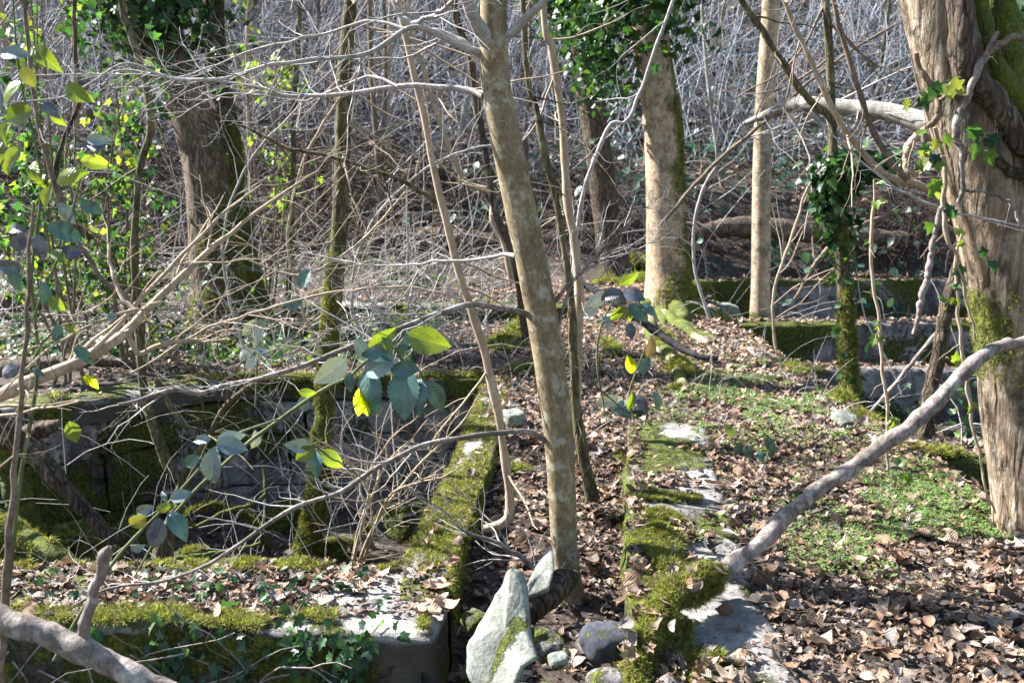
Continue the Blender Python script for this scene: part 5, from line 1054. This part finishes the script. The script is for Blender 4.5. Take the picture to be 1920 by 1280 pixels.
# hanging ivy strands on the right
def strand(label, pts, Y, lf, cat="vine"):
    Pb, Rb = pxpath(pts, Y, None, 60, .01); t = thing("hanging_vine", label, cat, Pb[np.argmin(Pb[:, 2])], "ivy strands hanging on the right"); mb = MB(); tubes(mb, Pb, Rb, 8, (1, 1, 1), .2, 30.)
    add_twigs(mb, sprout(Pb, Rb, 6, (.05, .14), (.6, 1.3), 0, None, 8, 1., .1, .4, .5, -.2)); mb.build("stem", M['pale'], t)
    mb = MB()
    for (px, py, c) in lf: leaves_on(mb, P(px, py, Y)[None] + rng.normal(0, .01, (2, 3)), (.035, .055), IVY, {0: ivyc, 1: brightc}[c], np.array([[-.3, -1, .3]] * 2))
    mb.build("leaves", M['bright'], t)
strand("pale ivy strand hanging left of the dead hanging stick, with bright small leaves", [(1640, 340, 4), (1640, 380, 6), (1634, 430, 7), (1635, 500, 7), (1645, 580, 7), (1652, 660, 7), (1662, 740, 7), (1665, 800, 6), (1662, 880, 5)], 4.6, [(1632, 455, 1), (1640, 380, 1), (1645, 540, 0), (1650, 605, 1), (1640, 640, 1), (1655, 630, 1), (1668, 785, 1), (1680, 780, 1), (1670, 800, 1), (1690, 870, 1), (1695, 890, 1)])
strand("ivy strand hanging nearest the big trunk's left side", [(1800, 440, 4), (1792, 500, 6), (1795, 580, 7), (1805, 660, 7), (1815, 740, 7), (1828, 820, 6), (1845, 900, 5), (1865, 960, 4)], 4.2, [(1800, 500, 0), (1785, 535, 0), (1808, 450, 1), (1770, 570, 1), (1795, 680, 1), (1805, 690, 1), (1820, 760, 1)])
# ------------------------------------------------------------------ ivy on near wall
ff = lambda x: 3.445 - .125 * sst(-2.4, -.3, x)
mb = MB(); vb = MB(); vv = []
for (px, py) in ((560, 1080), (640, 1070), (720, 1120), (300, 1100), (420, 1130), (480, 1140), (180, 1150), (620, 1170), (380, 1160)):
    x = P(px, py, 3.4)[0]; z = .03; q = []
    for k in range(14):
        q.append([x, float(ff(x)) - .015 - .02 * random.random() if z < .0 else float(ff(x)) + .04, z]); x += random.uniform(-.05, .05); z -= random.uniform(.01, .05)
    vv.append(smooth_path(q, 24))
vp = np.stack(vv); tubes(vb, vp, np.full(vp.shape[:2], .0028), 6, cap=False)
it = thing("wall_ivy", "dark ivy creeping over the front of the low near wall", "ivy", (-1.3, 3.42, -.5)); vb.build("stems", M['twigd'], it)
k = rng.integers(0, len(vp), 230); j = rng.integers(0, 24, 230); pts = vp[k, j] + rng.normal(0, .04, (230, 3)) * [1, .3, 1]; pts[:, 1] = np.minimum(pts[:, 1], ff(pts[:, 0]) - .02) - .01
leaves_on(mb, pts, (.028, .06), IVY, ivyc, np.tile([0., -1., .5], (230, 1))); mb.build("leaves", M['ivy'], it)
mb = MB(); n = 60; x = rng.uniform(-1.9, -.45, n); y = rng.uniform(3.45, 3.8, n); leaves_on(mb, np.column_stack([x, y, np.full(n, .045)]), (.03, .055), IVY, ivyc, np.tile([0., -.3, 1.], (n, 1))); mb.build("leaves", M['ivy'], it)
# twig tangle on the near wall's face
mb = MB()
for i in range(16):
    x0 = random.uniform(-1.9, -.4); q = [np.array([x0, float(ff(x0)) - .04, random.uniform(-.25, .0)])]; d = np.array([random.uniform(-.6, 1), -.1, random.uniform(-1, .3)]); d /= np.linalg.norm(d)
    for k in range(7): d = d + rng.normal(0, .18, 3) * [1, .3, 1]; d /= np.linalg.norm(d); q.append(q[-1] + d * .07)
    tubes(mb, np.array(q), np.linspace(.004, .0015, 8), 6)
tag(mb.build("dry_twigs", M['mauve']), "dry fallen twigs caught against the front of the near wall", "twigs", kind='stuff')

# pale twiggy bush in the basin
foot = P(655, 1075, 4.6); foot[2] = -1.0
t = thing("bare_bush", "leafless pale twiggy bush growing out of the basin beside the mossy running wall", "bush", foot)
for pts in ([(650, 1120, 8), (665, 1040, 7), (690, 950, 6), (720, 880, 5), (760, 830, 3), (800, 790, 2)], [(655, 1120, 7), (690, 1010, 6), (760, 900, 5), (840, 820, 4), (900, 740, 2)], [(650, 1110, 6), (670, 1000, 5), (690, 920, 5), (640, 850, 4), (560, 800, 2)], [(660, 1110, 6), (700, 1000, 5), (730, 930, 5), (800, 900, 4), (860, 880, 2)], [(700, 980, 4), (690, 900, 4), (720, 840, 3), (800, 760, 2)]):
    Pb, Rb = pxpath(pts, 4.5, 4.3, 30, .01); mb = MB(); tubes(mb, Pb, Rb, 8, (1, 1, 1), .1, 50.); add_twigs(mb, sprout(Pb, Rb, 10, (.15, .45), (.5, 1.2), 1, None, 8, 1., .2, .4, .5, .1, 4)); mb.build("branch", M['pale'], t)

# ------------------------------------------------------------------ leafy shrubs upper left
def shrub(label, cx, cy, Y, rpx, n, size, cf, mat='bright', tpl=None, name="leafy_shrub", nst=5, base_=None, sy=1.):
    c = P(cx, cy, Y); r = rpx * Y / FPX; zb = float(terr(c[0], c[1])); t = thing(name, label, "shrub", (c[0], c[1], zb)); mb = MB(); out = []
    for i in range(nst):
        a = np.array([c[0] + random.uniform(-.3, .3) * r, c[1], zb]); b = c + rng.normal(0, .4, 3) * r; q = smooth_path(np.array([a, (a + b) / 2 + rng.normal(0, .12, 3), b]), 12); out.append((q, np.linspace(.014, .004, 12)))
    tubes(mb, np.stack([a for a, _ in out]), np.stack([b for _, b in out]), 8)
    tw = []
    for q, rr in out: tw += sprout(q, rr, 14, (r * .5, r * 1.1), (.6, 1.3), 1, None, 7, 1., .3, .3, .4, .05, 4)
    add_twigs(mb, tw, 4); mb.build("stems", M['twigd'], t); mb = MB(); tips = np.concatenate([q[2:] for q, _ in tw])
    p = tips[rng.integers(0, len(tips), n)] + rng.normal(0, .03, (n, 3)); keep = fbm(p[:, 0] * 2.2, p[:, 1] * 2.2, p[:, 2] * 2.2, 2) > -.12
    leaves_on(mb, p[keep], size, tpl or IVY, cf); mb.build("leaves", M[mat], t)
def mixc(n):
    a = brightc(n); b = ivyc(n); return np.where(rng.uniform(0, 1, (n, 1)) < .38, a, b)
shrub("glowing yellow-green leafy shrub in the top left corner", 90, 60, 7.5, 150, 950, (.05, .09), mixc)
shrub("bright green leafy shrub between the left edge and the ivy trunk, half way up", 210, 70, 8.2, 90, 420, (.05, .085), mixc)
shrub("spray of bright leaves just right of the big ivy trunk's top", 470, 60, 10.8, 90, 420, (.05, .08), brightc)
shrub("dense green shrub in the left middle ground above the brown log", 110, 420, 8.4, 150, 900, (.05, .085), mixc)
shrub("dark leafy shrub left of the big ivy trunk above the log", 250, 430, 9.4, 90, 380, (.05, .09), mixc)
# ------------------------------------------------------------------ ivy ground cover and bramble carpet
mb = MB(); n = 9000; x = rng.uniform(-7, -.8, n); y = rng.uniform(8.2, 14, n); k = (fbm(x * .9, y * .9, 3., 3) + .12 * (x < -3) > .02); x, y = x[k], y[k]; n = len(x)
leaves_on(mb, np.column_stack([x, y, surf(x, y) + rng.uniform(.01, .16, n)]), (.05, .09), IVYFAR + IVY[:1], mixc, np.tile([0, -.3, 1.], (n, 1)))
n = 500; x = rng.uniform(3.0, 5.5, n); y = rng.uniform(5.8, 8, n); k = fbm(x * 1.2, y * 1.2, 5., 3) > .0; x, y = x[k], y[k]; n = len(x)
leaves_on(mb, np.column_stack([x, y, surf(x, y) + rng.uniform(.01, .5, n)]), (.05, .08), IVY, ivyc, np.tile([-.3, -.6, .6], (n, 1)))
tag(mb.build("ivy_cover", M['ivy'], origin=(0, 8, 0)), "ivy and bramble leaves covering the ground beyond the basins", "ground cover", kind='stuff')
mb = MB(); n = 5500; x = rng.uniform(-14, 15, n); y = rng.uniform(15, 27, n); k = (fbm(x * .25, y * .25, 8., 3) > .08) | ((x > 4) & (y > 20) & (rng.uniform(0, 1, n) < .5)); x, y = x[k], y[k]; n = len(x)
leaves_on(mb, np.column_stack([x, y, terr(x, y) + rng.uniform(.05, .7, n)]), (.12, .22), IVYFAR, lambda n: np.array([.045, .10, .065]) * rng.uniform(.6, 1.7, (n, 1)), np.tile([-.2, -.6, 1.], (n, 1)))
tag(mb.build("hillside_ivy", M['ivy'], origin=(0, 20, 2)), "patches of dark green ivy and bramble on the wooded hillside", "ground cover", kind='stuff')

# ------------------------------------------------------------------ brush: arching bare twigs nobody could count
def brush(n, x0, x1, y0, y1, L, r, S=3, K=7, low=.1, dens=None, c=None, arch=1., lean=.6, h0=(0, .3)):
    x = rng.uniform(x0, x1, n); y = rng.uniform(y0, y1, n)
    if dens is not None: k = rng.uniform(0, 1, n) < dens(x, y); x, y = x[k], y[k]; n = len(x)
    z = surf(x, y) + rng.uniform(*h0, n); l = rng.uniform(*L, n); az = rng.uniform(0, 2 * pi, n); el = rng.uniform(low, 1.45, n)
    P_ = np.zeros((n, K, 3)); p = np.column_stack([x, y, z]); P_[:, 0] = p; cv = rng.normal(0, .28, n) * arch; tw = rng.normal(0, .25, n)
    for k in range(1, K):
        d = np.column_stack([np.cos(az) * np.cos(el), np.sin(az) * np.cos(el) * lean, np.sin(el)]); p = p + d * (l / (K - 1))[:, None]; P_[:, k] = p
        el = el - np.abs(cv) * .9 + rng.normal(0, .12, n); az = az + tw * .5 + rng.normal(0, .15, n)
    R_ = rng.uniform(*r, n)[:, None] * np.linspace(1, .4, K)[None]; return P_, R_
mb = MB()
a, b = brush(2600, -15, 16, 18, 27.5, (1.4, 4.2), (.006, .022), h0=(0, .6), arch=.5, low=.35); tubes(mb, a, b, 3)
a, b = brush(10500, -15, 16, 17.4, 27.5, (.4, 1.5), (.003, .008), h0=(.2, 2.6), arch=.9, dens=lambda x, y: .25 + 1.6 * np.clip(fbm(x * .5, y * .8, 2., 3) + .25, 0, 1)); tubes(mb, a, b, 3)
tag(mb.build("hillside_brush", M['cool'], origin=(0, 21, 2)), "grey leafless brush and saplings' twigs filling the hillside", "brush", kind='stuff')
mb = MB()
a, b = brush(260, -6, 2.2, 12.5, 16.5, (.8, 2.4), (.004, .010), 4, 8, dens=lambda x, y: 1. * ~((np.abs(x - 1.5) < .9) & (y < 14.5))); tubes(mb, a, b, 4)
a, b = brush(40, 2.5, 7, 11, 16, (.8, 2.2), (.004, .010), 4, 8); tubes(mb, a, b, 4)
a, b = brush(80, -3.6, -.3, 4.6, 9, (.8, 2.1), (.0018, .0038), 5, 10, low=.2, h0=(0, 1.), arch=.8); tubes(mb, a, b, 5)
a, b = brush(650, -6, -.2, 8.5, 12.5, (.5, 1.6), (.003, .007), 4, 8); tubes(mb, a, b, 4)
a, b = brush(60, 2.5, 7, 6, 11, (.8, 1.8), (.003, .009), 4, 8); tubes(mb, a, b, 4)
a, b = brush(35, -3.2, -.5, 4.2, 7.8, (.4, 1.2), (.002, .005), 4, 8); tubes(mb, a, b, 4)
a, b = brush(110, -.1, 2.2, 5.5, 10, (.2, .6), (.0015, .003), 4, 7, dens=None); tubes(mb, a, b, 4)
tag(mb.build("undergrowth", M['twig'], origin=(0, 12, 0)), "tangle of arching bare twigs beyond and inside the basins", "brush", kind='stuff')
mb = MB()   # fallen twigs on the ground
a, b = brush(900, -5, 2.2, 3, 12, (.08, .35), (.001, .003), 4, 5, low=-.05, arch=.3, h0=(.0, .03)); a[..., 2] = surf(a[..., 0], a[..., 1]) + rng.uniform(.015, .05, (len(a), 1)); tubes(mb, a, b, 4)
tag(mb.build("twig_litter", M['mauve'], origin=(0, 6, 0)), "thin broken twigs scattered over the leaf litter", "twigs", kind='stuff')
mb = MB()   # dark brown collapsed fern and twig heap on the bank
a, b = brush(11000, -9, 9, 13.6, 17.4, (.3, 1.2), (.004, .011), 3, 7, low=-.5, arch=1.6, h0=(.0, .45), dens=lambda x, y: (.25 + .75 * (fbm(x * .8, y * .8, 5., 2) > -.1)) * (sst(13.4, 15.2, y) * .8 + .2) * ((x < 2.2) | (y > 15.6))); tubes(mb, a, b, 3)
tag(mb.build("dead_fern", M['fern'], origin=(0, 15, 0)), "heaps of collapsed dark brown dead fern and twigs on the bank", "dead fern", kind='stuff')

# ------------------------------------------------------------------ bare trees on the hillside
def bare_tree(h, r, lean, mat):
    t = thing("bare_tree", "", "tree", (0, 0, 0)); K = 16; q = np.zeros((K, 3)); s_ = np.linspace(0, 1, K); ph = random.uniform(0, 6)
    q[:, 2] = h * s_ - .3; q[:, 0] = lean * s_ * h * .3 + .12 * np.sin(s_ * 7 + ph); q[:, 1] = .1 * np.sin(s_ * 5 + ph * 2); R_ = r * (1 - .8 * s_)
    mb = MB(); tubes(mb, q, R_, 8, (.15,) * 3, .1, 3.); mb.build("trunk", M[mat], t)
    mb = MB(); add_twigs(mb, sprout(q, R_, 22, (h * .12, h * .34), (.4, .95), 1, None, 7, .9, .12, .22, .35, .25, 5), 3); mb.build("branches", M['cool'], t); return t
vars_ = [bare_tree(random.uniform(6, 11), random.uniform(.02, .06), random.uniform(-.8, .8), m) for m in ('cool', 'pale', 'cool', 'grey', 'twigd', 'mossy', 'cool', 'grey')]
def copy_tree(o, parent=None):
    c = o.copy(); col.objects.link(c); c.parent = parent
    for ch in list(o.children): copy_tree(ch, c)
    return c
GB = "bare slender trees on the far hillside"
spots = []
while len(spots) < 84:
    y = random.uniform(15.5, 27); x = random.uniform(-.62, .62) * y
    if all((x - a) ** 2 + (y - b) ** 2 > .5 for a, b in spots): spots.append((x, y))
for i, (x, y) in enumerate(spots):
    o = vars_[i] if i < 8 else copy_tree(vars_[i % 8]); s_ = random.uniform(.75, 1.2)
    o.location = (x, y, float(terr(x, y))); o.rotation_euler = (0, 0, random.uniform(0, 6.3)); o.scale = (s_,) * 3
    tag(o, "bare slender tree among many on the hazy grey hillside", "tree", GB)
